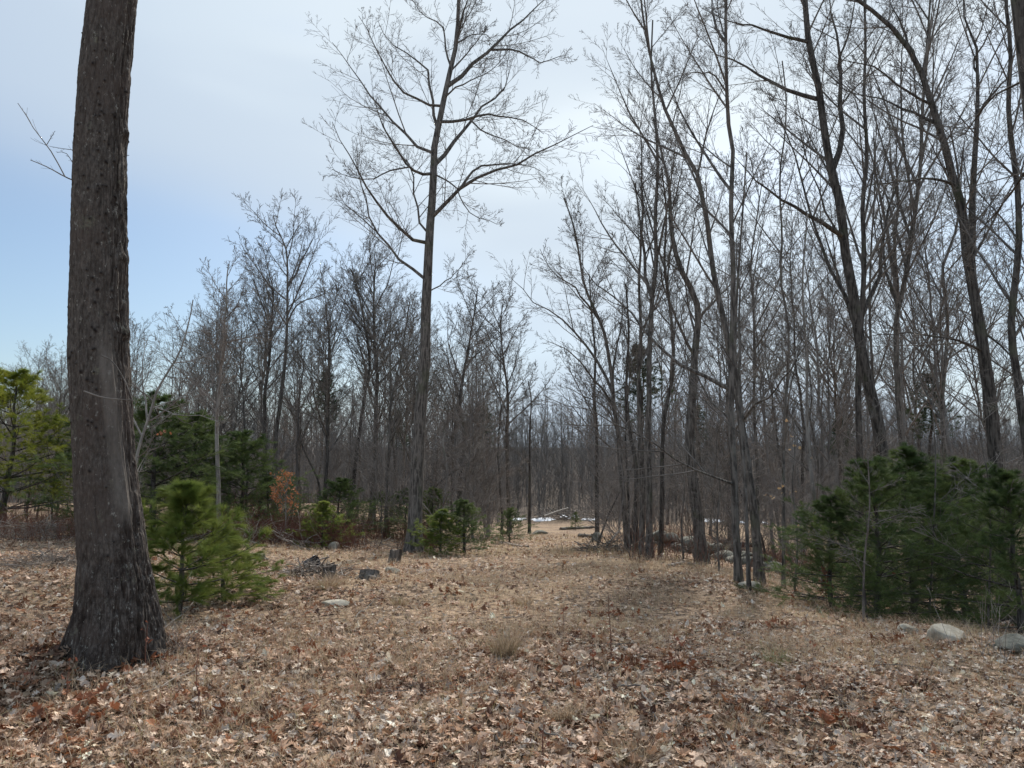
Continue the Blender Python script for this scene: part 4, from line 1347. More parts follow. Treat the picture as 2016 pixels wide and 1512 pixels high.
pine("young_pine", "yellowish young pine at the right foot of the tall single hardwood", 868, 1084, 1004, pr=PY, rz=2.3, d=18.3, wide=1.5)
pine("pine_tree", "blue-green pine with a brown-red tip, right of the yellowish young pine", 915, 1085, 984, pr=PD2, rz=0.3, wide=1.8, d=18.2)
pine("pine_tree", "dark pine half hidden behind the tall single hardwood", 850, 1050, 960, pr=PD1, rz=4.3, wide=1.4, d=23)
pine("pine_tree", "low shaded pine between the dark bushy pine and the tall single hardwood", 748, 1050, 968, pr=PD1, rz=3.3, wide=1.6, d=29)
pine("pine_tree", "low shaded pine just left of the tall single hardwood's foot", 800, 1050, 962, pr=PD2, rz=1.1, wide=1.6, d=26)
pine("pine_tree", "low dark pine at the left edge of the path", 1003, 1065, 1000, pr=PD2, rz=2.9, wide=1.7, d=25)
pine("pine_tree", "tiny dark pine standing by the snow on the path", 1133, 1060, 1008, pr=PD2, rz=2.2, wide=1.1, d=42)
GR = "dark pines along the right edge of the clearing"
pine("pine_tree", "nearest dark pine of the right-hand group, trunk foot just above the wedge-shaped boulder", 1870, 1222, 935, pr=PD1, rz=0.5, wide=1.45, group=GR)
pine("pine_tree", "dark pine at the left end of the right-hand group, lowest of them", 1640, 1180, 975, d=10.4, pr=PD2, rz=1.5, wide=1.5, group=GR)
pine("pine_tree", "dark pine second from the left of the right-hand group", 1728, 1190, 905, d=10.0, pr=PD1, rz=2.5, wide=1.35, group=GR)
pine("pine_tree", "tallest dark pine in the middle of the right-hand group", 1795, 1200, 880, d=11.2, pr=PD2, rz=3.5, wide=1.3, group=GR)
pine("pine_tree", "dark pine behind the nearest one in the right-hand group", 1900, 1200, 905, d=11.5, pr=PD1, rz=4.5, wide=1.35, group=GR)
pine("pine_tree", "olive pine at the right edge, last of the right-hand group", 2010, 1225, 925, d=8.4, pr=PD2, rz=5.5, wide=1.3, group=GR)
pine("pine_tree", "small olive pine low in front of the left part of the right-hand group", 1705, 1185, 1080, d=8.9, pr=PD2, rz=0.2, wide=1.2, group=GR)
GT = "dark pine tops showing through the wood"
pine("tall_pine", "far dark pine top rising above the wood left of the wide fan-crowned tree", 640, 980, 722, d=48, pr=PT, rz=0.3, group=GT)
pine("tall_pine", "dark pine crown showing high among the trunks of the row of five", 1262, 1060, 665, d=26, pr=PT, rz=1.3, group=GT)
pine("tall_pine", "greyish pine behind the wood above the right-hand pines", 1835, 980, 722, d=34, pr=PT, rz=2.3, group=GT)
pine("tall_pine", "dim pine low in the distance left of the path", 950, 980, 790, d=70, pr=PT, rz=3.3, group=GT)
pine("tall_pine", "dim distant pine left of the tall single hardwood", 780, 980, 800, d=75, pr=PT, rz=4.3, group=GT)
pine("tall_pine", "dim distant pine behind the wide-based crest tree", 1380, 980, 790, d=80, pr=PT, rz=5.3, group=GT)
pine("tall_pine", "dim pine low behind the thick leaning forked tree", 1660, 980, 810, d=60, pr=PT, rz=0.8, group=GT)

# ------------------------------------------------------------------ the huge foreground trunk
def build_big_trunk():
    rng = np.random.default_rng(42)
    base = gp(222, 1292)
    d = base[1]
    vs = np.array([1330, 1300, 1290, 1250, 1200, 1100, 1000, 900, 700, 500, 300, 150, 0, -200, -500, -900])
    lf = np.array([115, 122, 126, 141, 154, 160, 154, 150, 141, 144, 151, 161, 178, 205, 248, 300])
    rt = np.array([338, 330, 326, 320, 311, 288, 274, 262, 250, 246, 246, 253, 266, 290, 325, 368])
    zz, cx, rr = [], [], []
    for v, l, r in zip(vs, lf, rt):
        a, b = at(l, v, d), at(r, v, d)
        zz.append((a[2] + b[2]) / 2); cx.append((a[0] + b[0]) / 2); rr.append((b[0] - a[0]) / 2)
    zz, cx, rr = map(np.array, (zz, cx, rr))
    nz, nt = 1300, 420
    z = np.concatenate([np.linspace(zz[0] - 0.25, 5.6, nz), np.linspace(5.7, zz[-1], 60)])
    th = np.arange(nt) * 2 * PI / nt
    Z, TH = np.meshgrid(z, th, indexing="ij")
    c = np.interp(z, zz, cx)
    r = np.interp(z, zz, rr)
    g0 = float(gz(cx[0], d))
    hz = np.clip((Z - g0), -0.2, 99)
    rad = r[:, None] * (1 + 0 * TH)
    lobes = 0.5 + 0.5 * np.cos(5 * TH + 0.8 + 0.6 * np.sin(2 * TH))
    rad = rad * (1 + 0.30 * np.exp(-np.maximum(hz, 0) / 0.20) * (lobes - 0.6))
    # bark: long vertical plates split by furrows; periodic in angle
    def per(fx, fz, seed):
        w = 0.5 * (1 - np.cos(np.clip((TH / (2 * PI)), 0, 1) * PI))
        tt = TH / (2 * PI) * fx
        n1, n2 = vnoise(tt, Z * fz, seed), vnoise(tt - fx, Z * fz, seed)
        m = sst(0.85, 1.0, TH / (2 * PI))
        return n1 * (1 - m) + n2 * m
    warp = per(10, 2.2, 3) * 0.5
    def ridge(fx, fz, seed):
        tt = TH / (2 * PI)
        a = vnoise(tt * fx + warp, Z * fz, seed)
        b = vnoise((tt - 1) * fx + warp, Z * fz, seed)
        m = sst(0.9, 1.0, tt)
        n = a * (1 - m) + b * m
        return 1 - np.abs(2 * n - 1)
    rd = ridge(46, 3.6, 6) * 0.65 + ridge(96, 9, 8) * 0.35
    fine = per(140, 40, 11)
    # facing angle: camera side is theta=-90 deg; right side is theta 0
    camang = np.arctan2(-d, -cx.mean())                       # toward the camera
    rel = np.angle(np.exp(1j * (TH - camang)))                # 0 = facing camera, + = to the right
    rough = 0.35 + 0.65 * sst(-0.1, 0.9, rel) + 0.5 * sst(1.0, 0.3, hz)
    zs0, zs1 = at(222, 1035, d)[2], at(222, 610, d)[2]
    sc_c = 0.22 + 0.25 * sst(zs1, zs0, Z)
    scar = np.exp(-((rel - sc_c) / 0.30) ** 4) * sst(zs0 - 0.05, zs0 + 0.25, Z) * (1 - sst(zs1 - 0.5, zs1, Z))
    scar = np.clip(scar * (0.6 + 0.9 * per(24, 4, 15)), 0, 1)
    rough = rough * (1 - 0.7 * scar)
    disp = -0.034 * (rd ** 3.0) * rough + 0.004 * (fine - 0.5) * (1 - 0.7 * scar) + 0.010 * (per(6, 1.3, 19) - 0.5)
    lip = np.exp(-((rel - sc_c - 0.12) / 0.035) ** 2) * sst(zs0, zs0 + 0.3, Z) * (1 - sst(zs1 - 0.3, zs1, Z))
    disp = disp + 0.010 * lip
    gall = np.zeros_like(Z)
    for _ in range(150):
        a0 = camang + rng.uniform(-1.5, 1.5)
        z0 = rng.uniform(zs1 - 1.0, 5.2) if rng.random() < 0.75 else rng.uniform(0.3, zs1)
        if rng.random() < 0.5: a0 = camang + rng.normal(0.1, 0.35)
        s = rng.uniform(0.007, 0.016)
        da = np.angle(np.exp(1j * (TH - a0))) * 0.24
        gall += np.exp(-(da ** 2 + (Z - z0) ** 2) / s ** 2)
    gall = gall * (1 - np.clip(scar * 1.2, 0, 1))
    disp = disp + 0.010 * np.clip(gall, 0, 1)
    for u, v, w in ((249, 262, 0.035), (244, 508, 0.03), (141, 678, 0.02), (146, 296, 0.02), (250, 655, 0.03)):
        q = at(u, v, d)
        a0 = 0.0 if u > 200 else PI
        da = np.angle(np.exp(1j * (TH - a0))) * 0.24
        disp = disp + w * np.exp(-(da / 0.07) ** 2 - ((Z - q[2]) / 0.055) ** 2)
    RR = rad + disp
    X = c[:, None] + RR * np.cos(TH)
    Y = RR * np.sin(TH) + 0 * X
    V = np.stack([X - cx[0], Y, Z - g0], -1).reshape(-1, 3)
    n0 = len(z)
    i = (np.arange(n0 - 1)[:, None] * nt + np.arange(nt)[None]).ravel()
    j = (np.arange(n0 - 1)[:, None] * nt + (np.arange(nt)[None] + 1) % nt).ravel()
    F = np.stack([i, j, j + nt, i + nt], 1)
    m, t, b = mat_base("rough_oak_bark")
    geo = N(t, "ShaderNodeNewGeometry")
    Pn = geo.outputs["Position"]
    a = noise(t, Pn, 40, 8, 0.8, (1, 1, 0.42))
    base_ = mixc(t, ramp(t, a, 0.34, 0.64), (0.056, 0.047, 0.040), (0.172, 0.150, 0.130))
    fis = ramp(t, noise(t, Pn, 62, 4, 0.7, (1, 1, 0.09)), 0.47, 0.53)
    at0 = N(t, "ShaderNodeAttribute", attribute_name="plate")
    base_ = mixc(t, mth(t, "MULTIPLY", mth(t, "SUBTRACT", 1.0, fis), mth(t, "MULTIPLY", at0.outputs["Fac"], 0.8)), base_, (0.035, 0.026, 0.021))
    redd = ramp(t, noise(t, Pn, 1.7, 3, 0.6), 0.45, 0.65)
    base_ = mixc(t, mth(t, "MULTIPLY", redd, 0.45), base_, (0.105, 0.080, 0.066))
    mossy = mth(t, "MULTIPLY", ramp(t, noise(t, Pn, 7.0, 8, 0.85, (1, 1, 0.5)), 0.47, 0.60), 0.8)
    at1 = N(t, "ShaderNodeAttribute", attribute_name="low")
    base_ = mixc(t, mth(t, "MULTIPLY", mossy, at1.outputs["Fac"]), base_, (0.030, 0.022, 0.018))
    lich = ramp(t, noise(t, Pn, 26, 5, 0.75, (1, 1, 0.6)), 0.60, 0.66)
    patch = ramp(t, noise(t, Pn, 3.3, 4, 0.7), 0.60, 0.66)
    base_ = mixc(t, mth(t, "MULTIPLY", lich, 0.9), base_, (0.33, 0.32, 0.28))
    base_ = mixc(t, mth(t, "MULTIPLY", mth(t, "MULTIPLY", patch, ramp(t, noise(t, Pn, 30, 4, 0.8), 0.4, 0.6)), 0.55), base_, (0.22, 0.22, 0.16))
    at2 = N(t, "ShaderNodeAttribute", attribute_name="scar")
    scarc = mixc(t, ramp(t, noise(t, Pn, 14, 5, 0.7, (1, 1, 0.15)), 0.35, 0.65), (0.15, 0.132, 0.112), (0.24, 0.214, 0.185))
    base_ = mixc(t, at2.outputs["Fac"], base_, scarc)
    at3 = N(t, "ShaderNodeAttribute", attribute_name="gall")
    base_ = mixc(t, at3.outputs["Fac"], base_, (0.022, 0.017, 0.015))
    t.links.new(base_, b.inputs["Base Color"])
    bp = N(t, "ShaderNodeBump")
    bp.inputs["Strength"].default_value = 1.0
    bp.inputs["Distance"].default_value = 0.016
    t.links.new(a, bp.inputs["Height"])
    t.links.new(bp.outputs[0], b.inputs["Normal"])
    e = empty("huge_oak_tree", (cx[0], d, g0), "huge rough-barked trunk filling the left foreground, pale scar down its face", "tree")
    low = np.clip(sst(zs0 + 0.35, zs0 - 0.3, Z + 0.5 * (per(5, 1.5, 33) - 0.5)), 0, 1) * 0.95 + 0.12
    tr = mesh_np("trunk", V, F, m, e, attrs={"scar": scar.ravel() * 0.6, "gall": np.clip(gall, 0, 1).ravel(), "low": low.ravel(), "plate": np.clip(rough, 0, 1).ravel()})
    # epicormic sprays on the left and stubs on the right
    for pts, w in (([(150, 357), (128, 348), (105, 335), (85, 325), (60, 315)], 3.0), ([(128, 348), (112, 318), (92, 285), (72, 262), (52, 228), (35, 203)], 2.6),
                   ([(150, 335), (140, 315), (128, 300), (112, 300)], 2.0), ([(92, 285), (108, 258)], 1.6), ([(150, 296), (120, 292), (98, 288)], 1.6),
                   ([(150, 320), (143, 292), (146, 262)], 1.6), ([(243, 308), (254, 306)], 1.6), ([(165, 770), (205, 783), (262, 788)], 3.0),
                   ([(200, 700), (222, 712), (246, 750), (262, 790)], 3.0)):
        dd = d if pts[0][0] < 160 or pts[0][0] > 240 else d - 0.42
        L = np.array([at(u, v, dd - 0.02 * i) for i, (u, v) in enumerate(pts)]) - np.array([cx[0], d, g0])
        L = resample(L, 7)
        RL = np.linspace(w, w * 0.5, 7) / 2 / FPX * d
        K, KR = kids(rng, L[None], RL[None], 6, 0.3, 1.0, 45, 0.22, 4, 0.05, 0.12, 0.0016, 0.01)
        mesh_np("twig", *join([tubes(L[None], RL[None], 5), tubes(K, KR, 3)]), M_TWIG, e)


build_big_trunk()

# ------------------------------------------------------------------ small things on the ground
def stump(u, v, r, h, label, seed, tilt=0.0, lean=0.0):
    rng = np.random.default_rng(seed)
    p = gp(u, v)
    nt, nz = 48, 24
    th = np.arange(nt) * 2 * PI / nt
    z = np.linspace(-0.12, h, nz)
    Z, T = np.meshgrid(z, th, indexing="ij")
    hh = np.maximum(Z, 0) / h
    R = r * (1 + 0.45 * np.exp(-hh * 5) * (0.6 + 0.5 * np.cos(4 * T + seed))) * (1 + 0.05 * np.sin(T * 13 + 2 * np.sin(Z * 9)) + 0.05 * vnoise(T * 5, Z * 14, seed))
    top = (hh > 0.9) * (0.06 * h * np.sin(T + seed) + (hh - 0.9) * 10 * 0.16 * h * (vnoise(T * 2.5, T * 0, seed) - 0.4))
    V = np.stack([R * np.cos(T) + lean * Z, R * np.sin(T), Z + top], -1).reshape(-1, 3)
    i = (np.arange(nz - 1)[:, None] * nt + np.arange(nt)[None]).ravel()
    j = (np.arange(nz - 1)[:, None] * nt + (np.arange(nt)[None] + 1) % nt).ravel()
    F = np.stack([i, j, j + nt, i + nt], 1)
    e = empty("tree_stump", p, label, "stump")
    e.rotation_euler = (tilt, 0, 0)
    mesh_np("bark", V, F, M_BARK, e)
    ring = V[-nt:]
    cen = ring.mean(0)
    rings = [cen + (ring - cen) * s + np.array([0, 0, -0.004 + 0.006 * (si % 2)]) for si, s in enumerate((0.97, 0.7, 0.45, 0.2))]
    W = np.vstack(rings + [cen[None]])
    FF = []
    for q in range(3):
        for a in range(nt):
            b = (a + 1) % nt
            FF += [[q * nt + a, q * nt + b, (q + 1) * nt + b], [q * nt + a, (q + 1) * nt + b, (q + 1) * nt + a]]
    for a in range(nt):
        FF.append([3 * nt + a, 3 * nt + (a + 1) % nt, 4 * nt])
    mesh_np("cut_face", W, np.array(FF), M_ENDG, e)


stump(776, 1108, 0.125, 0.26, "upright dark stump with a clean cut top at the far edge of the clearing", 3, lean=0.15)
stump(727, 1140, 0.14, 0.12, "low mossy stump, lower and left of the upright one", 5, tilt=-0.35)
stump(648, 1140, 0.10, 0.20, "small broken stump at the right of the stick heap", 9)
stump(505, 1100, 0.16, 0.10, "flat rotten stump in the grass right of the small bright pine", 12)


def sticks(name, label, cat, u, v, n, L, r, spread, mat, seed, pile=0.25, d=None, flat=0.35):
    rng = np.random.default_rng(seed + 40)
    p = gp(u, v) if d is None else at(u, v, d)
    if d is not None: p[2] = gz(p[0], p[1])
    x, y = rng.normal(0, spread, n), rng.normal(0, spread * 0.45, n)
    a = rng.uniform(0, 2 * PI, n)
    el = rng.normal(0.05, flat, n)
    ln = L * rng.uniform(0.4, 1.2, n)
    hz = pile * rng.random(n) * np.exp(-(x / spread) ** 2 * 0.5)
    k = 6
    P = np.zeros((n, k, 3))
    dr = np.stack([np.cos(a) * np.cos(el), np.sin(a) * np.cos(el), np.sin(el)], 1)
    base = np.stack([x, y, hz + 0.02], 1) - dr * ln[:, None] / 2
    for j in range(k):
        P[:, j] = base + dr * (ln * j / (k - 1))[:, None]
        dr = dr + rng.normal(0, 0.09, (n, 3))
        dr /= np.linalg.norm(dr, axis=1, keepdims=True)
    g = gz(P[..., 0] + p[0], P[..., 1] + p[1]) - p[2]
    P[..., 2] = np.maximum(P[..., 2] + g * 0.9, g + 0.01)
    R = (r * rng.uniform(0.4, 1.3, n))[:, None] * np.linspace(1, 0.4, k)[None]
    parts = [tubes(P, R, 5)]
    K, KR = kids(rng, P, R, 4, 0.2, 1.0, 45, 0.4, 4, 0.02, 0.15, 0.002, 0.008)
    parts.append(tubes(K, KR, 3))
    V, F = join(parts)
    gg = gz(V[:, 0] + p[0], V[:, 1] + p[1]) - p[2]
    V[:, 2] = np.maximum(V[:, 2], gg - 0.01)
    o = mesh_np(name, V, F, mat)
    o.location = tuple(p)
    return tag(o, label, cat)


sticks("brush_pile", "heap of grey sticks around the black plastic pot", "brush pile", 618, 1140, 70, 0.55, 0.012, 0.28, M_STICK, 1, 0.22)
sticks("brush_pile", "pile of pale dead branches beneath the yellow-green pine", "brush pile", 75, 1060, 160, 1.4, 0.012, 1.1, M_STICK, 2, 0.35)
sticks("brush_pile", "dark tangle of dead stems left of the huge trunk", "brush pile", 105, 1125, 170, 0.7, 0.007, 0.55, M_STICK, 3, 0.28)
sticks("brush_pile", "dark brush pile beside the square rock on the path", "brush pile", 1185, 1085, 60, 0.9, 0.014, 0.45, M_TWIG, 4, 0.28)
sticks("brush_pile", "pale slash of sticks behind the grass edge below the orange-leaved sapling", "brush pile", 520, 1072, 110, 1.0, 0.012, 1.2, M_STICK, 5, 0.4)
sticks("brush_pile", "grey branches lying by the young pine near the grass edge", "brush pile", 700, 1078, 60, 1.2, 0.011, 0.9, M_TWIG, 6, 0.2)
sticks("brush_pile", "brown brush heap among the trunks behind the wide-based tree", "brush pile", 1430, 1065, 90, 1.3, 0.014, 1.2, M_TWIG, 7, 0.4, d=21)
sticks("brush_pile", "jumble of grey deadwood beyond the end of the path", "brush pile", 1120, 1022, 130, 3.0, 0.04, 3.0, M_STICK, 8, 0.9, d=66)
sticks("brush_pile", "dead sticks in the shade under the right-hand pines", "brush pile", 1930, 1245, 120, 0.8, 0.007, 0.7, M_STICK, 9, 0.12)


def log(u0, v0, u1, v1, r, label, seed, mat=None, lift=0.5, d0=None, d1=None):
    rng = np.random.default_rng(seed)
    a = gp(u0, v0) if d0 is None else at(u0, v0, d0)
    b = gp(u1, v1) if d1 is None else at(u1, v1, d1)
    k = 12
    P = np.linspace(a, b, k)
    if d0 is None:
        P[:, 2] = gz(P[:, 0], P[:, 1]) + r * lift
    P[1:-1] += rng.normal(0, r * 0.12, (k - 2, 3))
    R = np.linspace(r, r * 0.72, k) * (1 + rng.normal(0, 0.05, k))
    c = P[0].copy()
    V, F = tubes((P - c)[None], R[None], 12)
    e = empty("fallen_log", c, label, "log")
    mesh_np("bark", V, F, mat or M_BARK, e)
    caps, cf = [], []
    for q, idx in ((0, 0), (k - 1, 12)):
        ring = V[q * 12:(q + 1) * 12]
        cen = ring.mean(0)
        o = len(caps)
        n_ax = (P[1] - P[0]) if q == 0 else (P[-1] - P[-2])
        n_ax = n_ax / np.linalg.norm(n_ax) * (-0.003 if q == 0 else 0.003)
        caps += list(ring * 0.97 + cen * 0.03 + n_ax) + [cen + n_ax]
        cf += [[o + i, o + (i + 1) % 12, o + 12] for i in range(12)]
    mesh_np("sawn_end", np.array(caps), np.array(cf), M_ENDG, e)


log(1142, 1058, 1172, 1061, 0.10, "short thick dark log on the right side of the path", 1, M_BARKD)
log(1104, 1044, 1176, 1040, 0.10, "grey log lying across the end of the path below the snow", 2)
log(1270, 1068, 1366, 1074, 0.13, "long log behind the row of five trunks", 3, M_BARKD)
log(1415, 1072, 1500, 1078, 0.16, "dark log behind the wide-based tree's right side", 4, M_BARKD)
log(1315, 1118, 1375, 1114, 0.045, "pale broken log lying on the leaves at the clearing's right crest", 5, M_STICK)
log(572, 1136, 606, 1130, 0.055, "pale weathered log end left of the black plastic pot", 6, M_STICK)
log(1192, 1078, 1222, 1040, 0.03, "thin pale pole leaning between trunks by the square rock", 7, M_PALE, d0=21, d1=22.5)
log(985, 1070, 1040, 1078, 0.05, "pale stick-like log at the left edge of the path mouth", 8, M_STICK)
log(1070, 1016, 1118, 1000, 0.07, "thin grey log tilted over the snow at the path's end", 9, M_PALE, d0=52, d1=56)

for i, (u0, v0, u1, v1, lab) in enumerate([
        (990, 1224, 1032, 1222, "pale straight stick in the grass above the tall rounded tussock"),
        (1215, 1362, 1310, 1366, "dark curved stick lying right of the small swept tussock"),
        (1262, 1372, 1300, 1440, "grey stick pointing down toward the bottom right tussock"),
        (1020, 1428, 1130, 1480, "dark bent twig across the pale leaves at the bottom"),
        (300, 1262, 420, 1185, "long thin pale stick leaning beside the huge trunk's foot"),
        (240, 1385, 380, 1335, "pale thin stick lying on brown leaves right below the huge trunk"),
        (700, 1225, 735, 1190, "short dark forked twig right of the flat pale stone")]):
    rg = np.random.default_rng(i + 70)
    a, b = (gp(u0, v0), gp(u1, v1)) if i not in (7,) else (at(u0, v0, 7.7), at(u1, v1, 7.7))
    P = np.linspace(a, b, 9)
    P[1:-1] += rg.normal(0, 0.008, (7, 3))
    if i != 7: P[:, 2] = gz(P[:, 0], P[:, 1]) + 0.03 + (0.22 * np.linspace(0, 1, 9) if i == 4 else 0.02 * rg.random(9))
    R = np.linspace(0.008, 0.004, 9)
    K, KR = kids(rg, (P - a)[None], R[None], 5, 0.2, 1, 40, 0.22, 4, 0.02, 0.12, 0.0018, 0.01)
    o = mesh_np("fallen_twig", *join([tubes((P - a)[None], R[None], 6), tubes(K, KR, 3)]), M_STICK if i in (0, 2, 4, 5) else M_TWIG)
    o.location = tuple(a)
    tag(o, lab, "stick")

def build_loose_twigs():
    rg = np.random.default_rng(19)
    n = 1500
    x, y = frustum_pts(rg, n, 3.0, 17)
    a, L = rg.uniform(0, 2 * PI, n), rg.uniform(0.08, 0.5, n)
    k = 5
    P = np.zeros((n, k, 3))
    dr = np.stack([np.cos(a), np.sin(a)], 1)
    for j in range(k):
        P[:, j, :2] = np.stack([x, y], 1) if j == 0 else P[:, j - 1, :2] + dr * (L / (k - 1))[:, None]
        dr = dr + rg.normal(0, 0.22, (n, 2))
        dr /= np.linalg.norm(dr, axis=1, keepdims=True)
    P[..., 2] = gz(P[..., 0], P[..., 1]) + 0.03 + rg.random((n, 1)) * 0.03 * np.linspace(0, 1, k)[None] + 0.01 * rg.random((n, k))
    R = (0.0012 + 0.0028 * rg.random(n) ** 2)[:, None] * np.linspace(1, 0.5, k)[None]
    o = mesh_np("loose_twigs", *join([tubes(P[::2], R[::2], 4)]), M_TWIG)
    tag(o, "small dark twigs scattered over the leaf litter", "twigs", kind="stuff")
    o = mesh_np("loose_straws", *join([tubes(P[1::2], R[1::2] * 0.8, 4)]), M_STICK)
    tag(o, "pale broken stems scattered over the leaf litter", "stems", kind="stuff")


build_loose_twigs()

# black plastic nursery pot on the stick heap: rim, tapered wall, foot, lying on its side
def build_pot():
    p = gp(612, 1128)
    prof = [(0.0, 0.0), (0.085, 0.0), (0.09, 0.01), (0.098, 0.10), (0.105, 0.19), (0.117, 0.192), (0.119, 0.215), (0.110, 0.217), (0.100, 0.19), (0.086, 0.02), (0.0, 0.018)]
    n = 40
    V = np.array([[r * math.cos(t), r * math.sin(t), z] for r, z in prof for t in np.arange(n) * 2 * PI / n])
    F = [[i * n + j, i * n + (j + 1) % n, (i + 1) * n + (j + 1) % n, (i + 1) * n + j] for i in range(len(prof) - 1) for j in range(n)]
    V[:, 2] -= 0.1
    o = mesh_np("plastic_pot", V, np.array(F), M_PLASTIC)
    o.location = (p[0], p[1], p[2] + 0.17)
    o.rotation_euler = (math.radians(70), math.radians(20), math.radians(60))
    tag(o, "shiny black plastic pot lying on its side on the stick heap", "plant pot")


build_pot()

# thin red-brown saplings and stems in the clearing
SAP = [(1205, 1300, 1172, 1.5, "tall thin dark sapling standing in the open right of the rounded tussock"),
       (1172, 1332, 1245, 1.2, "short bare stem left of the tall thin open-ground sapling"),
       (1332, 1330, 1250, 1.0, "pale stem with a few seed tips over a dark leaf clump"),
       (1630, 1200, 1120, 2.2, "red-leaved shrub stem at the left foot of the right-hand pines"),
       (1765, 1212, 1130, 2.0, "twin red-brown stems in front of the right-hand pines"),
       (1560, 1200, 1172, 1.2, "tiny red oak sprout right of the low rounded boulder"),
       (62, 1350, 1275, 1.0, "thin dark seedling left of the huge trunk's foot"),
       (130, 1380, 1300, 1.2, "dark seedling in front of the huge trunk's left root"),
       (285, 1320, 1230, 1.6, "reddish seedling touching the huge trunk's right root"),
       (392, 1400, 1275, 1.6, "dark red seedling with side shoots right of the huge trunk"),
       (440, 1300, 1210, 1.2, "thin red seedling below the small bright pine"),
       (585, 1330, 1265, 1.0, "lone dark seedling in the brown leaves at lower centre-left"),
       (1068, 1500, 1425, 1.6, "dark branching seedling at the bottom centre"),
       (525, 1180, 1110, 1.4, "thin brown stalk right of the leaning pine sprig"),
       (1110, 1250, 1195, 1.4, "grey sprout upper right of the rounded tussock"),
       (1052, 1075, 1052, 1.0, "tiny sapling in the middle of the path"),
       (1118, 1068, 1038, 1.4, "small sapling on the right side of the path"),
       (1600, 1290, 1255, 0.8, "short stalk in the pale leaves near the greenish tussock")]
for i, (u, v, tv, w, lab) in enumerate(SAP):
    rg = np.random.default_rng(i + 300)
    p = gp(u, v)
    h = at(u, tv, p[1])[2] - p[2]
    k = 10
    z = np.linspace(-0.02, h, k)
    P = np.stack([np.cumsum(rg.normal(0, 0.012 * h, k)), np.cumsum(rg.normal(0, 0.012 * h, k)), z], 1)
    R = np.linspace(0.0032, 0.0014, k) * w
    K, KR = kids(rg, P[None], R[None], 9 if w > 1.3 else 4, 0.3, 1.0, 38, 0.26, 5, 0.06, 0.12, 0.0013, 0.01)
    e = empty("seedling", p, lab, "seedling", "seedlings in the clearing")
    mesh_np("stem", *join([tubes(P[None], R[None], 5), tubes(K, KR, 3)]), M_REDST, e)
    nl = {3: 90, 5: 14, 4: 16, 2: 8}.get(i, 5)
    tips = np.concatenate([K[:, -1], K[:, 2]])
    pts = tips[rg.integers(len(tips), size=nl)] + rg.normal(0, 0.02, (nl, 3))
    pts[:, 2] = np.maximum(pts[:, 2], 0.03)
    V, F, Cc = scatter_leaves(pts, np.full(nl, 0.05) * rg.uniform(0.5, 1.2, nl), np.array([[0.22, 0.08, 0.045]]) * rg.uniform(0.7, 1.5, (nl, 1)), 1.1, rg)
    mesh_np("leaves", V, F, M_LEAF, e, smooth=False, attrs={"col": Cc})


def leaf_clump(u, v, n, sp, label, seed, col=(0.20, 0.075, 0.035), size=0.10):
    rg = np.random.default_rng(seed + 800)
    p = gp(u, v)
    pts = rg.normal(0, 1, (n, 3)) * np.array([sp, sp * 0.6, 0.02]) + np.array([0, 0, 0.05])
    pts[:, 2] = np.abs(pts[:, 2])
    V, F, Cc = scatter_leaves(pts, size * rg.uniform(0.6, 1.3, n), np.array([col]) * rg.uniform(0.55, 1.6, (n, 1)), 0.8, rg, 0.9)
    g = gz(V[:, 0] + p[0], V[:, 1] + p[1]) - p[2]
    V[:, 2] = np.maximum(V[:, 2] + g, g + 0.004)
    o = mesh_np("leaf_patch", V, F, M_LEAF, smooth=False, attrs={"col": Cc})
    o.location = tuple(p)
    tag(o, label, "leaf patch", None, "stuff")


for a in [(1240, 1320, 26, 0.16, "russet leaf clump at the foot of the tall thin open-ground sapling"), (1320, 1330, 18, 0.14, "dark russet leaf clump under the pale seed-tipped stem"),
          (170, 1290, 20, 0.16, "rusty leaves caught against the huge trunk's left root"), (275, 1310, 16, 0.13, "rusty curled leaves against the huge trunk's right root"),
          (640, 1300, 16, 0.2, "dark russet leaf clump in the lower left-centre litter"), (1640, 1425, 14, 0.12, "dark brown leaf clump near the lower right corner"),
          (180, 1420, 30, 0.25, "patch of deep russet leaves below the huge trunk"), (1210, 1215, 16, 0.15, "dark leaf clump on the grass above the tall open-ground sapling"),
          (1510, 1240, 10, 0.08, "small upright russet leaf clump below the low rounded boulder"), (885, 1170, 14, 0.12, "dark russet leaf clump right of the pale straw tussock"),
          (480, 1440, 24, 0.2, "russet leaf patch at the bottom left of centre"), (1750, 1270, 14, 0.14, "brown leaf clump left of the fist-sized rock")]:
    leaf_clump(*a, seed=(a[0] * 7 + a[1]) % 1000)

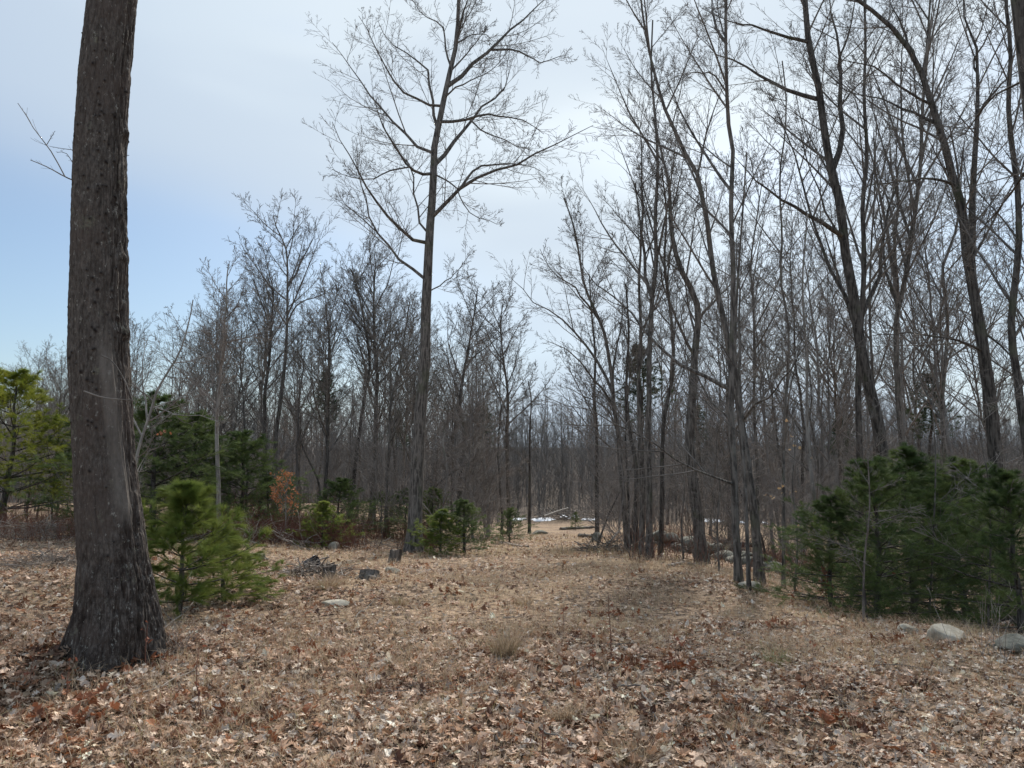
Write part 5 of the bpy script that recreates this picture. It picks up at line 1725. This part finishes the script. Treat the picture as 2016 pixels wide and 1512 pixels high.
# orange-leaved beech sapling
def build_orange():
    rg = np.random.default_rng(5)
    p = gp(563, 1040)
    p = at(563, 1040, 19.5); p[2] = gz(p[0], p[1])
    h = at(563, 935, p[1])[2] - p[2]
    k = 12
    P = np.stack([np.cumsum(rg.normal(0, 0.01, k)), np.cumsum(rg.normal(0, 0.01, k)), np.linspace(-0.05, h, k)], 1)
    R = np.linspace(0.022, 0.004, k)
    K, KR = kids(rg, P[None], R[None], 26, 0.3, 0.97, 50, 0.44, 6, 0.05, 0.12, 0.003, 0.008)
    K2, K2R = kids(rg, K, KR, 6, 0.2, 1, 45, 0.45, 4, 0.0, 0.15, 0.002, 0.008)
    e = empty("orange_leaved_sapling", p, "small beech sapling still holding bright orange-brown leaves at the wood's edge", "sapling")
    mesh_np("trunk", *tubes(P[None], R[None], 7), M_PALE, e)
    mesh_np("branches", *join([tubes(K, KR, 4), tubes(K2, K2R, 3)]), M_TWIGP, e)
    n = 360
    src = np.concatenate([K2[:, 1:].reshape(-1, 3), K[:, 3:].reshape(-1, 3)])
    src = src[(np.hypot(src[:, 0], src[:, 1]) < 0.6) & (src[:, 2] > h * 0.42)]
    pts = src[rg.integers(len(src), size=n)] + rg.normal(0, 0.03, (n, 3))
    V, F, Cc = scatter_leaves(pts, 0.075 * rg.uniform(0.6, 1.3, n), np.array([[0.44, 0.19, 0.085]]) * rg.uniform(0.6, 1.3, (n, 1)), 1.2, rg, 0.6)
    mesh_np("leaves", V, F, M_LEAF, e, smooth=False, attrs={"col": Cc})


build_orange()


def held_leaves(e, pts, seed, col):
    rg = np.random.default_rng(seed)
    n = len(pts)
    V, F, Cc = scatter_leaves(pts, 0.06 * rg.uniform(0.6, 1.3, n), np.array([col]) * rg.uniform(0.7, 1.3, (n, 1)), 1.2, rg, 0.7)
    mesh_np("dead_leaves", V, F, M_LEAF, e, smooth=False, attrs={"col": Cc})


for o in [o for o in COL.objects if o.get("category") == "sapling" and ("tan leaves" in o.get("label", "") or "crooked pale" in o.get("label", ""))]:
    cr = [c for c in o.children if c.name.startswith("crown")][0]
    co = np.zeros(len(cr.data.vertices) * 3, np.float32)
    cr.data.vertices.foreach_get("co", co)
    co = co.reshape(-1, 3)[::37].astype(float)
    rg = np.random.default_rng(3)
    if "tan" in o["label"]:
        held_leaves(o, co[rg.integers(len(co), size=22)], 4, (0.62, 0.42, 0.22))
    else:
        q = at(320, 851, 9.6) - np.array(o.location)
        held_leaves(o, q + rg.normal(0, 0.03, (7, 3)), 5, (0.40, 0.16, 0.08))


# red-brown undergrowth band at the edge of the wood, and bare ferny stalks
def build_undergrowth():
    rg = np.random.default_rng(66)
    parts, lp = [], []
    n = 7000
    t = rg.random(n)
    u = 400 + 460 * t
    d = rg.uniform(18.6, 25, n)
    x = (u - 1008) / FPX * d
    y = d
    u2 = rg.uniform(-20, 420, n // 4)
    d2 = rg.uniform(17.5, 26, n // 4)
    x = np.concatenate([x, (u2 - 1008) / FPX * d2])
    y = np.concatenate([y, d2])
    u3 = rg.uniform(1180, 1650, n // 4)
    d3 = rg.uniform(15, 30, n // 4)
    x = np.concatenate([x, (u3 - 1008) / FPX * d3])
    y = np.concatenate([y, d3])
    n = len(x)
    dens = fbm(x * 0.6, y * 0.6, 71, 2)
    keep = rg.random(n) < sst(0.3, 0.6, dens)
    x, y = x[keep], y[keep]
    n = len(x)
    h = rg.uniform(0.25, 0.85, n) * np.where(rg.random(n) < 0.07, 1.8, 1)
    k = 5
    P = np.zeros((n, k, 3))
    ln = rg.normal(0, 0.28, (n, 2))
    for j in range(k):
        f = j / (k - 1)
        P[:, j] = np.stack([x + ln[:, 0] * f * h, y + ln[:, 1] * f * h, gz(x, y) - 0.02 + h * f * (1 - 0.1 * f)], 1)
    P[:, 1:] += rg.normal(0, 0.012, (n, k - 1, 3))
    R = np.linspace(0.005, 0.0025, k)[None] * np.ones((n, 1))
    K, KR = kids(rg, P, R, 3, 0.3, 1, 40, 0.4, 3, 0.03, 0.15, 0.0022, 0.006)
    o = mesh_np("undergrowth", *join([tubes(P, R, 3), tubes(K, KR, 3)]), M_REDST)
    tag(o, "red-brown dead stems filling the wood's edge behind the grass", "undergrowth", kind="stuff")


build_undergrowth()

rg = np.random.default_rng(8)
for u, v, tv, n, lab in ((480, 1075, 985, 16, "clump of tall pale dead stalks right of the pale beech"), (395, 1060, 990, 10, "clump of pale dead stalks left of the pale beech's foot"),
                         (350, 1290, 1210, 26, "bent straw-pale stalks fanning out right of the huge trunk's foot"), (1950, 1300, 1130, 14, "arching thin stems at the right edge before the pines")):
    p = gp(u, v)
    h = at(u, tv, p[1])[2] - p[2]
    x, y = rg.normal(0, 0.12 * max(h, 0.4), n), rg.normal(0, 0.1 * max(h, 0.4), n)
    P = np.zeros((n, 6, 3))
    dr = np.stack([rg.normal(0, 0.3, n), rg.normal(0, 0.3, n), np.ones(n)], 1)
    P[:, 0] = np.stack([x, y, 0 * x - 0.02], 1)
    for j in range(1, 6):
        dr = dr + rg.normal(0, 0.1, (n, 3)) + np.array([0, 0, -0.1])
        P[:, j] = P[:, j - 1] + dr / np.linalg.norm(dr, axis=1, keepdims=True) * (h * rg.uniform(0.6, 1.1, n) / 5)[:, None]
    R = np.linspace(1, 0.4, 6)[None] * (0.006 if p[1] > 12 else 0.0028) * np.ones((n, 1))
    K, KR = kids(rg, P, R, 2, 0.5, 1, 40, 0.3, 4, 0.03, 0.15, 0.0018, 0.006)
    o = mesh_np("dead_stalks", *join([tubes(P, R, 4), tubes(K, KR, 3)]), M_STICK)
    o.location = tuple(p)
    tag(o, lab, "dead stalks", "clumps of dead stalks")

# snow patches
def snow(u, v, w, dp, label, seed):
    rg = np.random.default_rng(seed)
    p = gp(u, v)
    n = 40
    th = np.arange(n) * 2 * PI / n
    rr = 1 + 0.75 * (fbm(np.cos(th) * 2 + 5, np.sin(th) * 2 + 5, seed, 3) - 0.5) * 2
    V, F = [], []
    for q, s in enumerate((0.0, 0.35, 0.7, 0.93, 1.0)):
        X, Y = w * rr * s * np.cos(th), dp * rr * s * np.sin(th)
        Z = gz(X + p[0], Y + p[1]) - p[2] + (0.05 * (1 - s ** 3) + 0.04 if s < 1 else -0.05)
        V.append(np.stack([X, Y, Z], 1))
    V = np.concatenate(V)
    F = [[q * n + i, q * n + (i + 1) % n, (q + 1) * n + (i + 1) % n, (q + 1) * n + i] for q in range(4) for i in range(n)]
    o = mesh_np("snow_patch", V, np.array(F), M_SNOW)
    o.location = tuple(p)
    tag(o, label, "snow", kind="stuff")


snow(1070, 1024, 1.3, 1.6, "largest patch of old snow at the end of the path", 1)
snow(1160, 1024, 0.7, 1.0, "snow patch right of the largest one", 2)
snow(1020, 1024, 0.6, 1.2, "small snow patch left of the largest one", 3)
snow(1120, 1018, 0.8, 1.5, "thin snow patch behind the path's logs", 4)
snow(1400, 1026, 1.0, 1.8, "snow patch seen between trunks behind the wide-based tree", 5)
snow(1452, 1028, 0.5, 1.2, "snow patch behind the straight grey tree", 6)
snow(1500, 1030, 0.4, 0.9, "small snow patch right of the leaning twin-stemmed tree", 7)

# tumbled stone wall behind the right-hand crest
def build_wall():
    rg = np.random.default_rng(4)
    parts = []
    a, b = at(1290, 1085, 23.5), at(1530, 1100, 18.5)
    for i in range(46):
        t = rg.random()
        c = a + (b - a) * t + np.array([rg.normal(0, 0.1), rg.normal(0, 0.25), 0])
        s = rg.uniform(0.12, 0.3)
        V, F = rock_shape(i + 20, s * rg.uniform(0.9, 1.5), s, s * 0.7, 0.2, hi=False)
        c[2] = gz(c[0], c[1]) + s * 0.35 + (0.22 if i % 3 == 0 else 0)
        parts.append((V + c - a, F))
    V, F = join(parts)
    o = mesh_np("stone_wall", V, F, M_STONED)
    o.location = tuple(a)
    tag(o, "tumbled mossy fieldstone wall running behind the crest trunks", "stone wall")


build_wall()
